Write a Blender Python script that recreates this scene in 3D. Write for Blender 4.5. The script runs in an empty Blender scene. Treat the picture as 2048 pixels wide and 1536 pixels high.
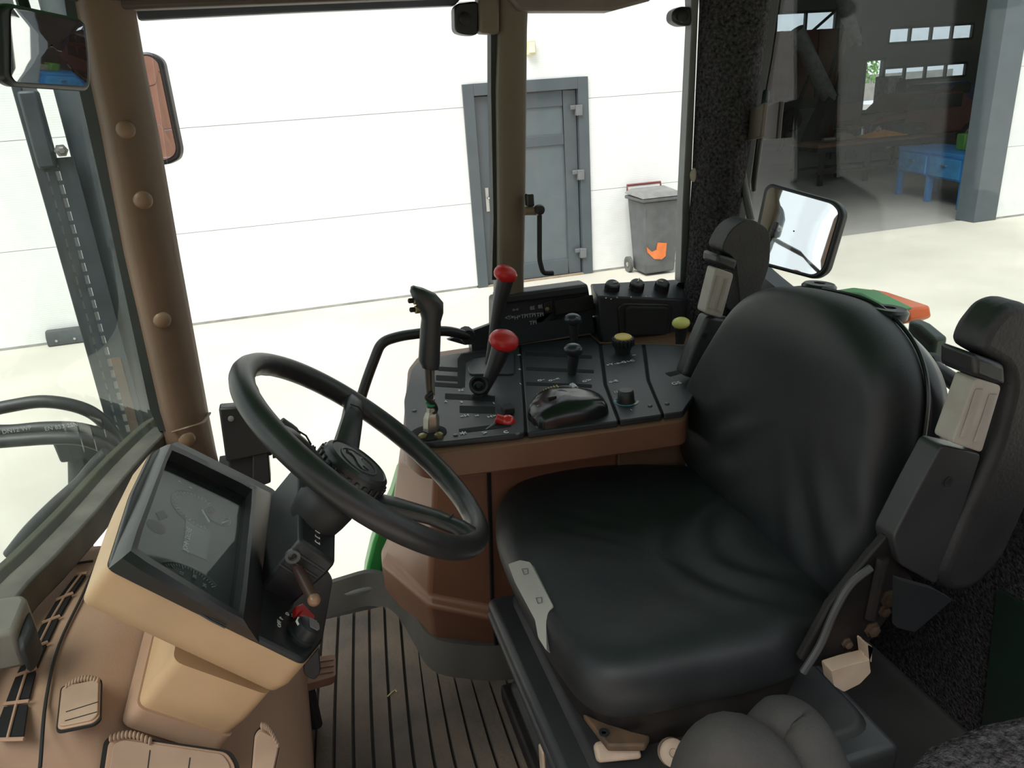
import bpy, bmesh, math, random
from mathutils import Vector as V, Matrix as M
random.seed(7)
S = bpy.context.scene
COL = S.collection
# ------------------------------------------------------------------ camera
CAM_H, FPX = 2.3, 1516.0
PITCH, ROLL, YAW = math.radians(21.3), math.radians(3.92), math.radians(14.8)
_c, _s = math.cos(YAW), math.sin(YAW)
FWD = V((_s*math.cos(PITCH), _c*math.cos(PITCH), -math.sin(PITCH)))
_r0 = V((_c, -_s, 0)); _u0 = V((_s*math.sin(PITCH), _c*math.sin(PITCH), math.cos(PITCH)))
RGT = math.cos(ROLL)*_r0 - math.sin(ROLL)*_u0
UPV = math.sin(ROLL)*_r0 + math.cos(ROLL)*_u0
EYE = V((0, 0, CAM_H))
cd = bpy.data.cameras.new('camera'); cam = bpy.data.objects.new('camera', cd); COL.objects.link(cam)
cd.sensor_fit = 'HORIZONTAL'; cd.sensor_width = 36.0; cd.lens = 36.0*FPX/2048.0; cd.clip_start = 0.02; cd.clip_end = 400
mw = M((RGT, UPV, -FWD)).transposed().to_4x4(); mw.translation = EYE; cam.matrix_world = mw
S.camera = cam
# ------------------------------------------------------------------ world, light, exposure
S.view_settings.view_transform = 'Standard'; S.view_settings.look = 'None'
S.view_settings.exposure = 0.62; S.view_settings.gamma = 1.0; S.view_settings.use_curve_mapping = False
w = bpy.data.worlds.new('overcast_sky'); S.world = w; w.use_nodes = True
_bg = w.node_tree.nodes['Background']; _bg.inputs['Color'].default_value = (0.90, 0.95, 1.0, 1); _bg.inputs['Strength'].default_value = 0.82
sl = bpy.data.lights.new('sun', 'SUN'); so = bpy.data.objects.new('sun', sl); COL.objects.link(so)
sl.energy = 3.0; sl.angle = math.radians(40); sl.color = (1.0, 0.96, 0.9)
so.rotation_euler = V((0.55, 0.45, -1.25)).to_track_quat('-Z', 'Y').to_euler(); so.location = (-8, -8, 12)
# ------------------------------------------------------------------ pixel -> point
def ray(x, y): return FWD*FPX + RGT*(x-1024) - UPV*(y-768)
def atX(x, y, X): d = ray(x, y); return EYE + d*(X/d.x)
def atY(x, y, Y): d = ray(x, y); return EYE + d*(Y/d.y)
def atZ(x, y, Z): d = ray(x, y); return EYE + d*((Z-CAM_H)/d.z)
class Pl:                                   # a plane in the scene: a pixel gives the point where its ray meets it
    def __init__(s, p, n): s.p = V(p); s.n = V(n).normalized()
    def __call__(s, x, y, off=0.0):
        d = ray(x, y); return EYE + d*(((s.p + s.n*off - EYE).dot(s.n))/d.dot(s.n))
    def many(s, pts, off=0.0): return [s(x, y, off) for x, y in pts]
def plane3(a, b, c):
    n = (b-a).cross(c-a).normalized()
    if n.dot(EYE-a) < 0: n = -n
    return Pl(a, n)
# ------------------------------------------------------------------ materials
MATS = {}
def mat(name, col, rough=0.5, metal=0.0, var=0.12, scale=8.0, bump=0.0, bscale=200.0, col2=None, spec=0.5, emit=None, coat=0.0):
    if name in MATS: return MATS[name]
    m = bpy.data.materials.new(name); m.use_nodes = True; nt = m.node_tree; b = nt.nodes['Principled BSDF']
    tc = nt.nodes.new('ShaderNodeTexCoord')
    nz = nt.nodes.new('ShaderNodeTexNoise'); nz.inputs['Scale'].default_value = scale; nz.inputs['Detail'].default_value = 5
    nt.links.new(tc.outputs['Object'], nz.inputs['Vector'])
    rp = nt.nodes.new('ShaderNodeValToRGB')
    c2 = col2 if col2 else tuple(max(0, x*(1-var*2)) for x in col)
    c1 = tuple(min(1, x*(1+var)) for x in col) if not col2 else col
    rp.color_ramp.elements[0].color = (*c2, 1); rp.color_ramp.elements[0].position = 0.3
    rp.color_ramp.elements[1].color = (*c1, 1); rp.color_ramp.elements[1].position = 0.7
    nt.links.new(nz.outputs['Fac'], rp.inputs['Fac']); nt.links.new(rp.outputs['Color'], b.inputs['Base Color'])
    b.inputs['Roughness'].default_value = rough; b.inputs['Metallic'].default_value = metal
    b.inputs['Specular IOR Level'].default_value = spec
    if coat: b.inputs['Coat Weight'].default_value = coat
    if bump:
        n2 = nt.nodes.new('ShaderNodeTexNoise'); n2.inputs['Scale'].default_value = bscale; n2.inputs['Detail'].default_value = 3
        nt.links.new(tc.outputs['Object'], n2.inputs['Vector'])
        bp = nt.nodes.new('ShaderNodeBump'); bp.inputs['Strength'].default_value = bump; bp.inputs['Distance'].default_value = 0.01
        nt.links.new(n2.outputs['Fac'], bp.inputs['Height']); nt.links.new(bp.outputs['Normal'], b.inputs['Normal'])
    if emit:
        b.inputs['Emission Color'].default_value = (*emit[0], 1); b.inputs['Emission Strength'].default_value = emit[1]
    MATS[name] = m; return m
def glass_mat(name, tint=(0.93, 0.96, 0.94), dust=0.03, dust_max=0.10, scale=3.0, refl=0.08):
    if name in MATS: return MATS[name]
    m = bpy.data.materials.new(name); m.use_nodes = True; nt = m.node_tree; nt.nodes.clear()
    out = nt.nodes.new('ShaderNodeOutputMaterial'); tr = nt.nodes.new('ShaderNodeBsdfTransparent'); tr.inputs['Color'].default_value = (*tint, 1)
    gl = nt.nodes.new('ShaderNodeBsdfGlossy'); gl.inputs['Roughness'].default_value = 0.03
    df = nt.nodes.new('ShaderNodeBsdfDiffuse'); df.inputs['Color'].default_value = (0.75, 0.76, 0.74, 1)
    lw = nt.nodes.new('ShaderNodeLayerWeight'); pw = nt.nodes.new('ShaderNodeMath'); pw.operation = 'POWER'; pw.inputs[1].default_value = 4.0
    nt.links.new(lw.outputs['Facing'], pw.inputs[0]); fr = nt.nodes.new('ShaderNodeMath'); fr.operation = 'MULTIPLY_ADD'; fr.inputs[1].default_value = 0.28; fr.inputs[2].default_value = refl*0.3
    nt.links.new(pw.outputs[0], fr.inputs[0])
    m1 = nt.nodes.new('ShaderNodeMixShader'); m2 = nt.nodes.new('ShaderNodeMixShader')
    tc = nt.nodes.new('ShaderNodeTexCoord'); nz = nt.nodes.new('ShaderNodeTexNoise'); nz.inputs['Scale'].default_value = scale; nz.inputs['Detail'].default_value = 8
    nt.links.new(tc.outputs['Object'], nz.inputs['Vector'])
    mr = nt.nodes.new('ShaderNodeMapRange'); mr.inputs['From Min'].default_value = 0.45; mr.inputs['From Max'].default_value = 0.8
    mr.inputs['To Min'].default_value = dust; mr.inputs['To Max'].default_value = dust_max
    nt.links.new(nz.outputs['Fac'], mr.inputs['Value']); nt.links.new(fr.outputs[0], m1.inputs['Fac'])
    nt.links.new(tr.outputs[0], m1.inputs[1]); nt.links.new(gl.outputs[0], m1.inputs[2])
    nt.links.new(mr.outputs[0], m2.inputs['Fac']); nt.links.new(m1.outputs[0], m2.inputs[1]); nt.links.new(df.outputs[0], m2.inputs[2])
    nt.links.new(m2.outputs[0], out.inputs['Surface']); MATS[name] = m; return m
# ------------------------------------------------------------------ mesh collector
def cr(pts, n=6, closed=True):              # Catmull-Rom through points
    P = [V(p) for p in pts]; L = len(P); out = []
    for i in range(L if closed else L-1):
        p0 = P[(i-1) % L] if closed or i > 0 else P[0]*2-P[1]
        p1 = P[i]; p2 = P[(i+1) % L]
        p3 = P[(i+2) % L] if closed or i+2 < L else P[-1]*2-P[-2]
        for k in range(n):
            t = k/n; out.append(0.5*((2*p1)+(p2-p0)*t+(2*p0-5*p1+4*p2-p3)*t*t+(3*p1-p0-3*p2+p3)*t**3))
    if not closed: out.append(P[-1])
    return out
def fillet(pts, r=0.03, n=6, closed=False):
    P = [V(p) for p in pts]; L = len(P); out = []
    for i in range(L):
        if not closed and i in (0, L-1): out.append(P[i]); continue
        a, b, c = P[(i-1) % L], P[i], P[(i+1) % L]
        rr = r[i] if isinstance(r, (list, tuple)) else r
        k = min(rr, (a-b).length*0.45, (c-b).length*0.45)
        s = b+(a-b).normalized()*k; e = b+(c-b).normalized()*k
        for j in range(n+1):
            t = j/n; out.append(s*(1-t)**2+b*2*t*(1-t)+e*t*t)
    return out
class B:
    def __init__(s): s.v = []; s.f = []
    def add(s, vs, fs):
        o = len(s.v); s.v += [V(x) for x in vs]; s.f += [tuple(i+o for i in q) for q in fs]; return s
    def box(s, c, d, rot=None):
        c = V(c); vs = []
        for z in (-.5, .5):
            for x, y in ((-.5, -.5), (.5, -.5), (.5, .5), (-.5, .5)):
                q = V((x*d[0], y*d[1], z*d[2])); vs.append(c+(rot @ q if rot else q))
        return s.add(vs, [(3, 2, 1, 0), (4, 5, 6, 7), (0, 1, 5, 4), (1, 2, 6, 5), (2, 3, 7, 6), (3, 0, 4, 7)])
    def box2(s, a, b):
        a, b = V(a), V(b); return s.box((a+b)/2, [abs(b[i]-a[i]) for i in range(3)])
    def prism(s, pts, vec):
        P = [V(p) for p in pts]; vec = V(vec); n = len(P)
        nn = V((0, 0, 0))
        for i in range(n): nn += P[i].cross(P[(i+1) % n])
        if nn.dot(vec) > 0: P = P[::-1]
        return s.add(P+[p+vec for p in P], [tuple(range(n)), tuple(range(2*n-1, n-1, -1))] + [((i+1) % n, i, i+n, (i+1) % n+n) for i in range(n)])
    def loft(s, rings, cap=True, closed=True):
        n = len(rings[0]); vs = [p for q in rings for p in q]; fs = []
        for k in range(len(rings)-1):
            for i in range(n if closed else n-1):
                j = (i+1) % n; fs.append((k*n+i, k*n+j, (k+1)*n+j, (k+1)*n+i))
        if cap: fs += [tuple(range(n-1, -1, -1)), tuple(range((len(rings)-1)*n, len(rings)*n))]
        return s.add(vs, fs)
    def tube(s, pts, r, seg=10, closed=False, cap=True, flat=None):
        P = [V(p) for p in pts]; n = len(P); rings = []; up = None
        for i in range(n):
            a = P[(i-1) % n] if closed or i > 0 else P[i]; c = P[(i+1) % n] if closed or i < n-1 else P[i]
            t = (c-a).normalized()
            if up is None:
                up = V((0, 0, 1)) if abs(t.z) < 0.9 else V((0, 1, 0))
            x = t.cross(up).normalized(); y = x.cross(t).normalized(); up = y
            rr = r[i] if isinstance(r, (list, tuple)) else r
            fy = flat if flat else 1.0
            rings.append([P[i]+x*(math.cos(2*math.pi*k/seg)*rr)+y*(math.sin(2*math.pi*k/seg)*rr*fy) for k in range(seg)])
        if closed: rings.append(rings[0]); return s.loft(rings, cap=False)
        return s.loft(rings, cap=cap)
    def lathe(s, o, ax, prof, seg=20, xa=None, sx=1.0):   # prof: (radius, height along axis)
        ax = V(ax).normalized(); x = V(xa) if xa else (V((1, 0, 0)) if abs(ax.x) < 0.9 else V((0, 1, 0)))
        x = (x-ax*x.dot(ax)).normalized(); y = ax.cross(x)
        return s.loft([[V(o)+ax*h+(x*math.cos(2*math.pi*k/seg)*sx+y*math.sin(2*math.pi*k/seg))*max(r, 1e-4) for k in range(seg)] for r, h in prof])
    def ball(s, c, rad, rot=None, nu=16, nv=10):
        c = V(c); rings = []
        for j in range(nv+1):
            a = math.pi*j/nv-math.pi/2; q = []
            for i in range(nu):
                b = 2*math.pi*i/nu; p = V((max(math.cos(a), 1e-3)*math.cos(b)*rad[0], max(math.cos(a), 1e-3)*math.sin(b)*rad[1], math.sin(a)*rad[2]))
                q.append(c+(rot @ p if rot else p))
            rings.append(q)
        return s.loft(rings)
WO = {}                                     # world origin of each object
def prop(o, label=None, cat=None, group=None, kind=None):
    if label: o['label'] = label
    if cat: o['category'] = cat
    if group: o['group'] = group
    if kind: o['kind'] = kind
    return o
def thing(name, loc, label, cat, group=None):
    o = bpy.data.objects.new(name, None); COL.objects.link(o); o.location = V(loc); o.empty_display_size = 0.05
    WO[o.name] = V(loc); return prop(o, label, cat, group)
def fin(b, name, m, parent=None, bevel=0.0, seg=2, smooth=True, sub=0, ang=40, label=None, cat=None, group=None, kind=None, solid=0.0):
    mn = V([min(v[i] for v in b.v) for i in range(3)]); mx = V([max(v[i] for v in b.v) for i in range(3)])
    org = (mn+mx)/2
    if parent is None: org.z = mn.z
    me = bpy.data.meshes.new(name); me.from_pydata([v-org for v in b.v], [], b.f); me.validate()
    bm = bmesh.new(); bm.from_mesh(me)
    bmesh.ops.remove_doubles(bm, verts=bm.verts, dist=1e-6)
    bmesh.ops.recalc_face_normals(bm, faces=bm.faces); bm.to_mesh(me); bm.free()
    mats = m if isinstance(m, (list, tuple)) else [m]
    for q in mats: me.materials.append(q)
    o = bpy.data.objects.new(name, me); COL.objects.link(o)
    WO[o.name] = org
    if parent is not None: o.parent = parent; o.location = org-WO[parent.name]
    else: o.location = org
    if smooth:
        for q in me.polygons: q.use_smooth = True
        me.set_sharp_from_angle(angle=math.radians(ang))
    if solid:
        md = o.modifiers.new('thickness', 'SOLIDIFY'); md.thickness = solid; md.offset = 0
    if bevel:
        md = o.modifiers.new('bevel', 'BEVEL'); md.width = bevel; md.segments = seg; md.limit_method = 'ANGLE'; md.angle_limit = math.radians(30); md.harden_normals = False
    if sub:
        md = o.modifiers.new('sub', 'SUBSURF'); md.levels = sub; md.render_levels = sub
    return prop(o, label, cat, group, kind)
def slab(name, pix, pl, depth, m, parent=None, off=0.0, **k):    # outline seen on a plane, given its thickness behind the plane
    rnd = k.pop('rnd', 0); P = pl.many(pix, off)
    if rnd: P = fillet(P, rnd, 5, True)
    return fin(B().prism(P, -pl.n*depth), name, m, parent, **k)
def text(name, s, o, xd, yd, size, m, parent, depth=0.0004, align='LEFT'):
    cu = bpy.data.curves.new('t', 'FONT'); cu.body = s; cu.size = size; cu.align_x = align; cu.extrude = depth; cu.resolution_u = 2
    t = bpy.data.objects.new('t', cu); COL.objects.link(t)
    dg = bpy.context.evaluated_depsgraph_get(); me = bpy.data.meshes.new_from_object(t.evaluated_get(dg))
    vs = [v.co.copy() for v in me.vertices]; fs = [tuple(p.vertices) for p in me.polygons]
    bpy.data.objects.remove(t); bpy.data.meshes.remove(me)
    x = V(xd).normalized(); n = x.cross(V(yd)).normalized(); y = n.cross(x)
    return fin(B().add([V(o)+x*v.x+y*v.y+n*v.z for v in vs], fs), name, m, parent, smooth=False)
# ------------------------------------------------------------------ palette
WHITE_PANEL = mat('white_sandwich_panel', (0.86, 0.87, 0.87), 0.5, var=0.02)
DOORGREY = mat('anthracite_door', (0.085, 0.105, 0.12), 0.4, var=0.06, scale=3)
DOORPANEL = mat('anthracite_door_panel', (0.12, 0.145, 0.16), 0.45, var=0.06, scale=3)
CONC = mat('yard_concrete', (0.60, 0.57, 0.50), 0.85, col2=(0.50, 0.475, 0.41), scale=0.9, bump=0.15, bscale=40)
SILVER = mat('silver_metal', (0.6, 0.6, 0.6), 0.35, 0.9, var=0.05)
BLACKP = mat('black_plastic', (0.018, 0.019, 0.021), 0.42, var=0.1, bump=0.03, bscale=900)
BLACKM = mat('black_matte', (0.012, 0.012, 0.013), 0.7, var=0.1)
RUBBER = mat('black_rubber', (0.02, 0.02, 0.02), 0.55, var=0.15)
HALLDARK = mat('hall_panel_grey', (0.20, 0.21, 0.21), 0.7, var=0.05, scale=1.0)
GREEN = mat('tractor_green', (0.03, 0.30, 0.06), 0.35, var=0.1, coat=0.3)
# fine horizontal ribs of the wall panels
def _ribs():
    m = MATS['white_sandwich_panel']; nt = m.node_tree; b = nt.nodes['Principled BSDF']
    g = nt.nodes.new('ShaderNodeNewGeometry'); wv = nt.nodes.new('ShaderNodeTexWave'); wv.bands_direction = 'Z'; wv.inputs['Scale'].default_value = 14
    nt.links.new(g.outputs['Position'], wv.inputs['Vector'])
    bp = nt.nodes.new('ShaderNodeBump'); bp.inputs['Strength'].default_value = 0.06; bp.inputs['Distance'].default_value = 0.01
    nt.links.new(wv.outputs['Color'], bp.inputs['Height']); nt.links.new(bp.outputs['Normal'], b.inputs['Normal'])
_ribs()
# ================================================================== the yard and the hall
WY = 9.06                                   # front face of the hall wall
fin(B().box2((-30, -26, -0.2), (45, WY+0.2, 0)), 'yard_ground', CONC, kind='structure', smooth=False)
GX0, GX1, COLX = 5.35, 9.62, 10.03           # gate opening and its column
DL, DR, DT = 2.04, 3.57, 2.37               # grey door
wall = thing('wall_front', (0, WY, 0), None, None); prop(wall, kind='structure')
rows = [(0.03, 1.038), (1.043, 2.123), (2.128, 3.208), (3.213, 4.293), (4.298, 5.378), (5.383, 6.46)]
for i, (a, b) in enumerate(rows):
    if b < DT:
        fin(B().box2((-14, WY, a), (DL, WY+0.08, b)), 'wall_panel', WHITE_PANEL, wall, smooth=False)
        fin(B().box2((DR, WY, a), (GX0, WY+0.08, b)), 'wall_panel', WHITE_PANEL, wall, smooth=False)
    elif a < DT:
        o = [(-14, a), (DL, a), (DL, DT), (DR, DT), (DR, a), (GX0, a), (GX0, b), (-14, b)]
        fin(B().prism([V((x, WY, z)) for x, z in o], (0, 0.08, 0)), 'wall_panel', WHITE_PANEL, wall, smooth=False)
    else:
        fin(B().box2((-14, WY, a), (COLX if a > 4.2 else GX0, WY+0.08, b)), 'wall_panel', WHITE_PANEL, wall, smooth=False)
    fin(B().box2((COLX, WY, a), (30, WY+0.08, b)), 'wall_panel', WHITE_PANEL, wall, smooth=False)
_wb = B(); _wb.box2((-14, WY+0.02, 0), (DL, WY+0.10, 6.46)); _wb.box2((DR, WY+0.02, 0), (GX0, WY+0.10, 6.46)); _wb.box2((COLX, WY+0.02, 0), (30, WY+0.10, 6.46)); _wb.box2((DL, WY+0.02, DT), (DR, WY+0.10, 6.46))
fin(_wb, 'wall_core', mat('panel_joint_grey', (0.62, 0.62, 0.62), 0.8), wall, smooth=False)
# grey door
door = thing('door_1', (2.8, WY, 0), None, None); prop(door, kind='structure')
f = B(); y0, y1 = WY-0.03, WY+0.10; fw = 0.13
f.box2((DL, y0, 0), (DL+fw, y1, DT)); f.box2((DR-fw, y0, 0), (DR, y1, DT)); f.box2((DL+fw, y0, DT-fw), (DR-fw, y1, DT))
fin(f, 'door_frame', DOORGREY, door, bevel=0.004)
xl, xr, zt, yy = DL+fw+0.01, DR-fw-0.01, DT-fw-0.01, WY+0.03
sw = 0.17; zm = 1.62
f = B(); f.box2((xl, yy, 0.02), (xl+sw, yy+0.05, zt)); f.box2((xr-sw, yy, 0.02), (xr, yy+0.05, zt)); f.box2((xl+sw, yy, zt-sw), (xr-sw, yy+0.05, zt)); f.box2((xl+sw, yy, 0.02), (xr-sw, yy+0.05, 0.22)); f.box2((xl+sw, yy, zm), (xr-sw, yy+0.05, zm+0.12))
leaf = fin(f, 'door_leaf', DOORGREY, door, bevel=0.005)
fin(B().box2((xl+sw, yy+0.02, 0.22), (xr-sw, yy+0.045, zm)), 'lower_panel', DOORPANEL, leaf, smooth=False)
fin(B().box2((xl+sw, yy+0.02, zm+0.12), (xr-sw, yy+0.045, zt-sw)), 'upper_panel', DOORPANEL, leaf, smooth=False)
for z in (0.28, 1.25, 2.0):
    h = B(); h.box2((xr-0.03, y0-0.03, z-0.06), (xr+0.05, y0+0.04, z+0.06)); h.box2((xr-0.09, y0+0.0, z+0.01), (xr-0.02, y0+0.03, z+0.06))
    fin(h, 'hinge', mat('hinge_grey', (0.16, 0.17, 0.18), 0.5), door, bevel=0.006)
h = B(); h.box2((xl+0.05, yy-0.012, 0.92), (xl+0.09, yy, 1.2)); h.tube([V((xl+0.07, yy, 1.08)), V((xl+0.07, yy-0.05, 1.08)), V((xl+0.2, yy-0.05, 1.08))], 0.011)
fin(h, 'door_handle', SILVER, door, bevel=0.003)
fin(B().box2((DL, WY-0.03, 0), (DR, WY+0.02, 0.02)), 'threshold', mat('threshold_tan', (0.35, 0.27, 0.2), 0.8), door, smooth=False)
# small lamp on the wall, bumper block at its foot
lp = atY(1060, 96, WY)
t = thing('wall_lamp', (lp.x, WY, lp.z-0.07), 'small cream box lamp high on the white wall behind the beige cab post', 'lamp')
fin(B().box((lp.x, WY-0.035, lp.z), (0.1, 0.07, 0.15)), 'housing', mat('cream_plastic', (0.75, 0.70, 0.45), 0.5), t, bevel=0.008)
fin(B().box((lp.x, WY-0.075, lp.z), (0.075, 0.012, 0.11)), 'lens', mat('lamp_lens', (0.85, 0.84, 0.7), 0.3), t, bevel=0.004)
a = atZ(92, 699, 0); b = atZ(147, 690, 0)
t = thing('bumper_block', (a.x+0.2, a.y, 0), 'low dark grey bumper block at the foot of the white wall', 'bumper')
L = 0.38
fin(B().prism([V((a.x, WY-0.002, 0)), V((a.x, WY-0.11, 0)), V((a.x, WY-0.11, 0.10)), V((a.x, WY-0.07, 0.17)), V((a.x, WY-0.002, 0.17))], (L, 0, 0)), 'block', mat('bumper_rubber', (0.07, 0.08, 0.085), 0.7), t, bevel=0.015)
for dx in (0.1, L-0.1): fin(B().lathe((a.x+dx, WY-0.108, 0.06), (0, -1, 0), [(0.014, 0), (0.014, 0.008), (0.006, 0.01)], 8), 'bolt', SILVER, t)
# gate column
fin(B().box2((GX1, WY-0.04, 0), (COLX, WY+0.3, 6.46)), 'trim_1', mat('column_grey', (0.09, 0.11, 0.125), 0.45, var=0.05), kind='structure', bevel=0.006)
fin(B().box2((GX0-0.02, WY-0.04, 0), (GX0+0.2, WY+0.3, 6.46)), 'trim_2', MATS['column_grey'], kind='structure', bevel=0.006)
# hall shell
HB = 33.0                                   # inner face of the back wall
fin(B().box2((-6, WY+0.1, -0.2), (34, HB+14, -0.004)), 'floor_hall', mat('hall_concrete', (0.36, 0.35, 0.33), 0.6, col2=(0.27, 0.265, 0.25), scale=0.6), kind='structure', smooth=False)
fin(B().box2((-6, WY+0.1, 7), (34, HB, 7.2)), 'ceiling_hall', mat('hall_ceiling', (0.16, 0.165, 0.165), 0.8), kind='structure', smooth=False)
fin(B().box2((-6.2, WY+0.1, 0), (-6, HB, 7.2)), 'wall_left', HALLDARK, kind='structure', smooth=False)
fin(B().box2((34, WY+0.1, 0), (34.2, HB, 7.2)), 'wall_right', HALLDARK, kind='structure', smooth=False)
bw = Pl((0, HB, 0), (0, -1, 0))
# openings in the back wall: (x0, x1, z0, z1)
def rect(px): 
    P = bw.many(px); return (min(p.x for p in P), max(p.x for p in P), min(p.z for p in P), max(p.z for p in P))
def span(l, r, t0, b0):                     # left px, right px, mid-height top and bottom
    m = (l+r)/2; A = bw(l, (t0+b0)/2); C2 = bw(r, (t0+b0)/2); return (A.x, C2.x, bw(m, b0).z, bw(m, t0).z)
WIN = {1: span(1537, 1671, 24, 73), 2: span(1778, 1945, 52, 82), 3: span(1768, 1931, 131, 158)}
DO = span(1728, 1761, 122, 231); DO = (DO[0], DO[1], 0.0, DO[3])
holes = list(WIN.values())+[DO]
xs = sorted(set([-6, 34]+[h[0] for h in holes]+[h[1] for h in holes])); zs = sorted(set([0, 7]+[h[2] for h in holes]+[h[3] for h in holes]))
q = B()
for i in range(len(xs)-1):
    for j in range(len(zs)-1):
        cx, cz = (xs[i]+xs[i+1])/2, (zs[j]+zs[j+1])/2
        if any(h[0] < cx < h[1] and h[2] < cz < h[3] for h in holes): continue
        q.box2((xs[i], HB, zs[j]), (xs[i+1], HB+0.15, zs[j+1]))
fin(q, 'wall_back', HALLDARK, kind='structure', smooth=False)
FR = mat('dark_window_frame', (0.03, 0.03, 0.035), 0.5)
for n, np_ in ((1, 3), (2, 4), (3, 4)):
    x0, x1, z0, z1 = WIN[n]; wn = thing('window_%d' % n, ((x0+x1)/2, HB, z0), None, None); prop(wn, kind='structure')
    br = [x0, x0+(x1-x0)*0.11, x0+(x1-x0)*0.55, x1] if n == 1 else [x0+(x1-x0)*k/4 for k in range(5)]
    q = B(); t_ = 0.055
    for k, x in enumerate(br): q.box2((x-t_, HB-0.03, z0), (x+t_, HB+0.12, z1))
    q.box2((x0, HB-0.03, z0-t_), (x1, HB+0.12, z0+t_)); q.box2((x0, HB-0.03, z1-t_), (x1, HB+0.12, z1+t_))
    fin(q, 'window_frame', FR, wn, smooth=False)
    for k in range(len(br)-1):
        fin(B().box2((br[k]+t_, HB+0.05, z0+t_), (br[k+1]-t_, HB+0.06, z1-t_)), 'pane', glass_mat('hall_pane', (0.8, 0.84, 0.86), 0.05, 0.12), wn, smooth=False)
# open back door with frame; greenery and pallets outside it
x0, x1, z0, z1 = DO
d2 = thing('door_2', ((x0+x1)/2, HB, 0), None, None); prop(d2, kind='structure')
q = B(); q.box2((x0-0.12, HB-0.05, 0), (x0, HB+0.2, z1+0.12)); q.box2((x1, HB-0.05, 0), (x1+0.12, HB+0.2, z1+0.12)); q.box2((x0, HB-0.05, z1), (x1, HB+0.2, z1+0.12))
fin(q, 'door_frame', FR, d2, smooth=False)
q = B(); q.box2((x0-0.02, HB+0.2, 0.02), (x0+0.03, HB+1.3, z1-0.02)); fin(q, 'door_leaf', mat('blue_door', (0.05, 0.09, 0.3), 0.5), d2, bevel=0.01)
fin(B().box((x0+0.06, HB+1.1, 1.05), (0.05, 0.14, 0.03)), 'door_handle', SILVER, d2)
# ================================================================== the cab shell
FZ = 1.15                                   # cab floor
BROWN = mat('brown_vinyl', (0.17, 0.105, 0.07), 0.5, var=0.08, scale=6, bump=0.06, bscale=500)
BROWNC = mat('brown_console_plastic', (0.20, 0.095, 0.055), 0.45, var=0.10, scale=5, bump=0.04, bscale=600)
TAN = mat('cream_housing_plastic', (0.49, 0.32, 0.18), 0.5, var=0.06, scale=9, bump=0.03, bscale=500)
DUSTB = mat('dusty_brown_plastic', (0.40, 0.25, 0.17), 0.6, col2=(0.32, 0.19, 0.125), scale=5, bump=0.05, bscale=300)
BEIGE = mat('olive_beige_paint', (0.15, 0.12, 0.085), 0.5, var=0.05, scale=3)
FRAME = mat('dark_cab_frame', (0.035, 0.042, 0.05), 0.45, var=0.2, scale=10)
CARPET = mat('grey_carpet', (0.085, 0.078, 0.082), 1.0, col2=(0.012, 0.011, 0.012), scale=150, bump=1.0, bscale=220, spec=0.1)
MAT_R = mat('ribbed_mat_rubber', (0.175, 0.125, 0.092), 0.85, col2=(0.075, 0.066, 0.058), scale=7, bump=0.25, bscale=120)
GLASS = glass_mat('cab_glass', (0.95, 0.97, 0.96), 0.004, 0.025, 2.5)
RGLASS = glass_mat('dusty_rear_glass', (0.88, 0.91, 0.90), 0.008, 0.05, 4.5)
fl = B(); fl.box2((-0.62, 0.12, FZ-0.06), (1.06, 1.66, FZ-0.012))
floor = fin(fl, 'floor', mat('cab_floor_steel', (0.03, 0.03, 0.03), 0.8), kind='structure', smooth=False)
# ribbed mat: flat ribs with recessed grooves, running across the cab, one moulded sheet
mb = B(); fin(B().box2((-0.56, 0.16, FZ-0.012), (0.78, 1.60, FZ-0.004)), 'mat_backing', mat('groove_dark', (0.018, 0.016, 0.014), 0.9), floor, smooth=False)  # backing sheet coloured darker than the ribs, visible between them
nr = 34; x0 = -0.50; pit = 0.0365
for k in range(nr):
    xa, xb = x0+k*pit+0.002, x0+(k+1)*pit-0.002
    pts = []
    for yy in [0.18+0.06*i for i in range(24)]:
        bend = 0.10*max(0, yy-1.05)**1.2*(1 if xa < 0.05 else max(0.0, 1-(xa-0.05)*5))
        pts.append((yy, bend))
    rings = [[V((xa+b_, yy, FZ-0.004)), V((xb+b_, yy, FZ-0.004)), V((xb+b_-0.0015, yy, FZ+0.004)), V((xa+b_+0.0015, yy, FZ+0.004))] for yy, b_ in pts]
    mb.loft(rings)
fin(mb, 'rubber_mat', MAT_R, floor, smooth=False)
# raised rim of the mat along the console foot and sill
rim = fillet([atZ(645, 1222, FZ), atZ(752, 1188, FZ), atZ(800, 1215, FZ), atZ(868, 1335, FZ), atZ(1000, 1350, FZ), V((0.8, 1.2, FZ))], 0.05, 5)
q = B(); q.loft([[p+V((0, 0.02, -0.004)), p+V((-0.012, -0.028, -0.004)), p+V((-0.004, -0.01, 0.03)), p+V((0, 0.012, 0.062)), p+V((0.005, 0.03, 0.06))] for p in rim])
fin(q, 'mat_rim', mat('mat_rim_rubber', (0.06, 0.055, 0.048), 0.8, scale=10), floor)
q = B(); a, b = atZ(560, 1245, FZ+0.03), atZ(756, 1180, FZ+0.03)
q.prism([V((-0.35, 1.60, FZ)), V((0.06, 1.60, FZ)), V((0.06, 1.60, FZ+0.035)), V((-0.35, 1.60, FZ+0.035))], (0, 0.06, 0))
fin(q, 'door_sill', mat('sill_grey', (0.12, 0.125, 0.12), 0.6, scale=12), floor, bevel=0.006)

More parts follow.
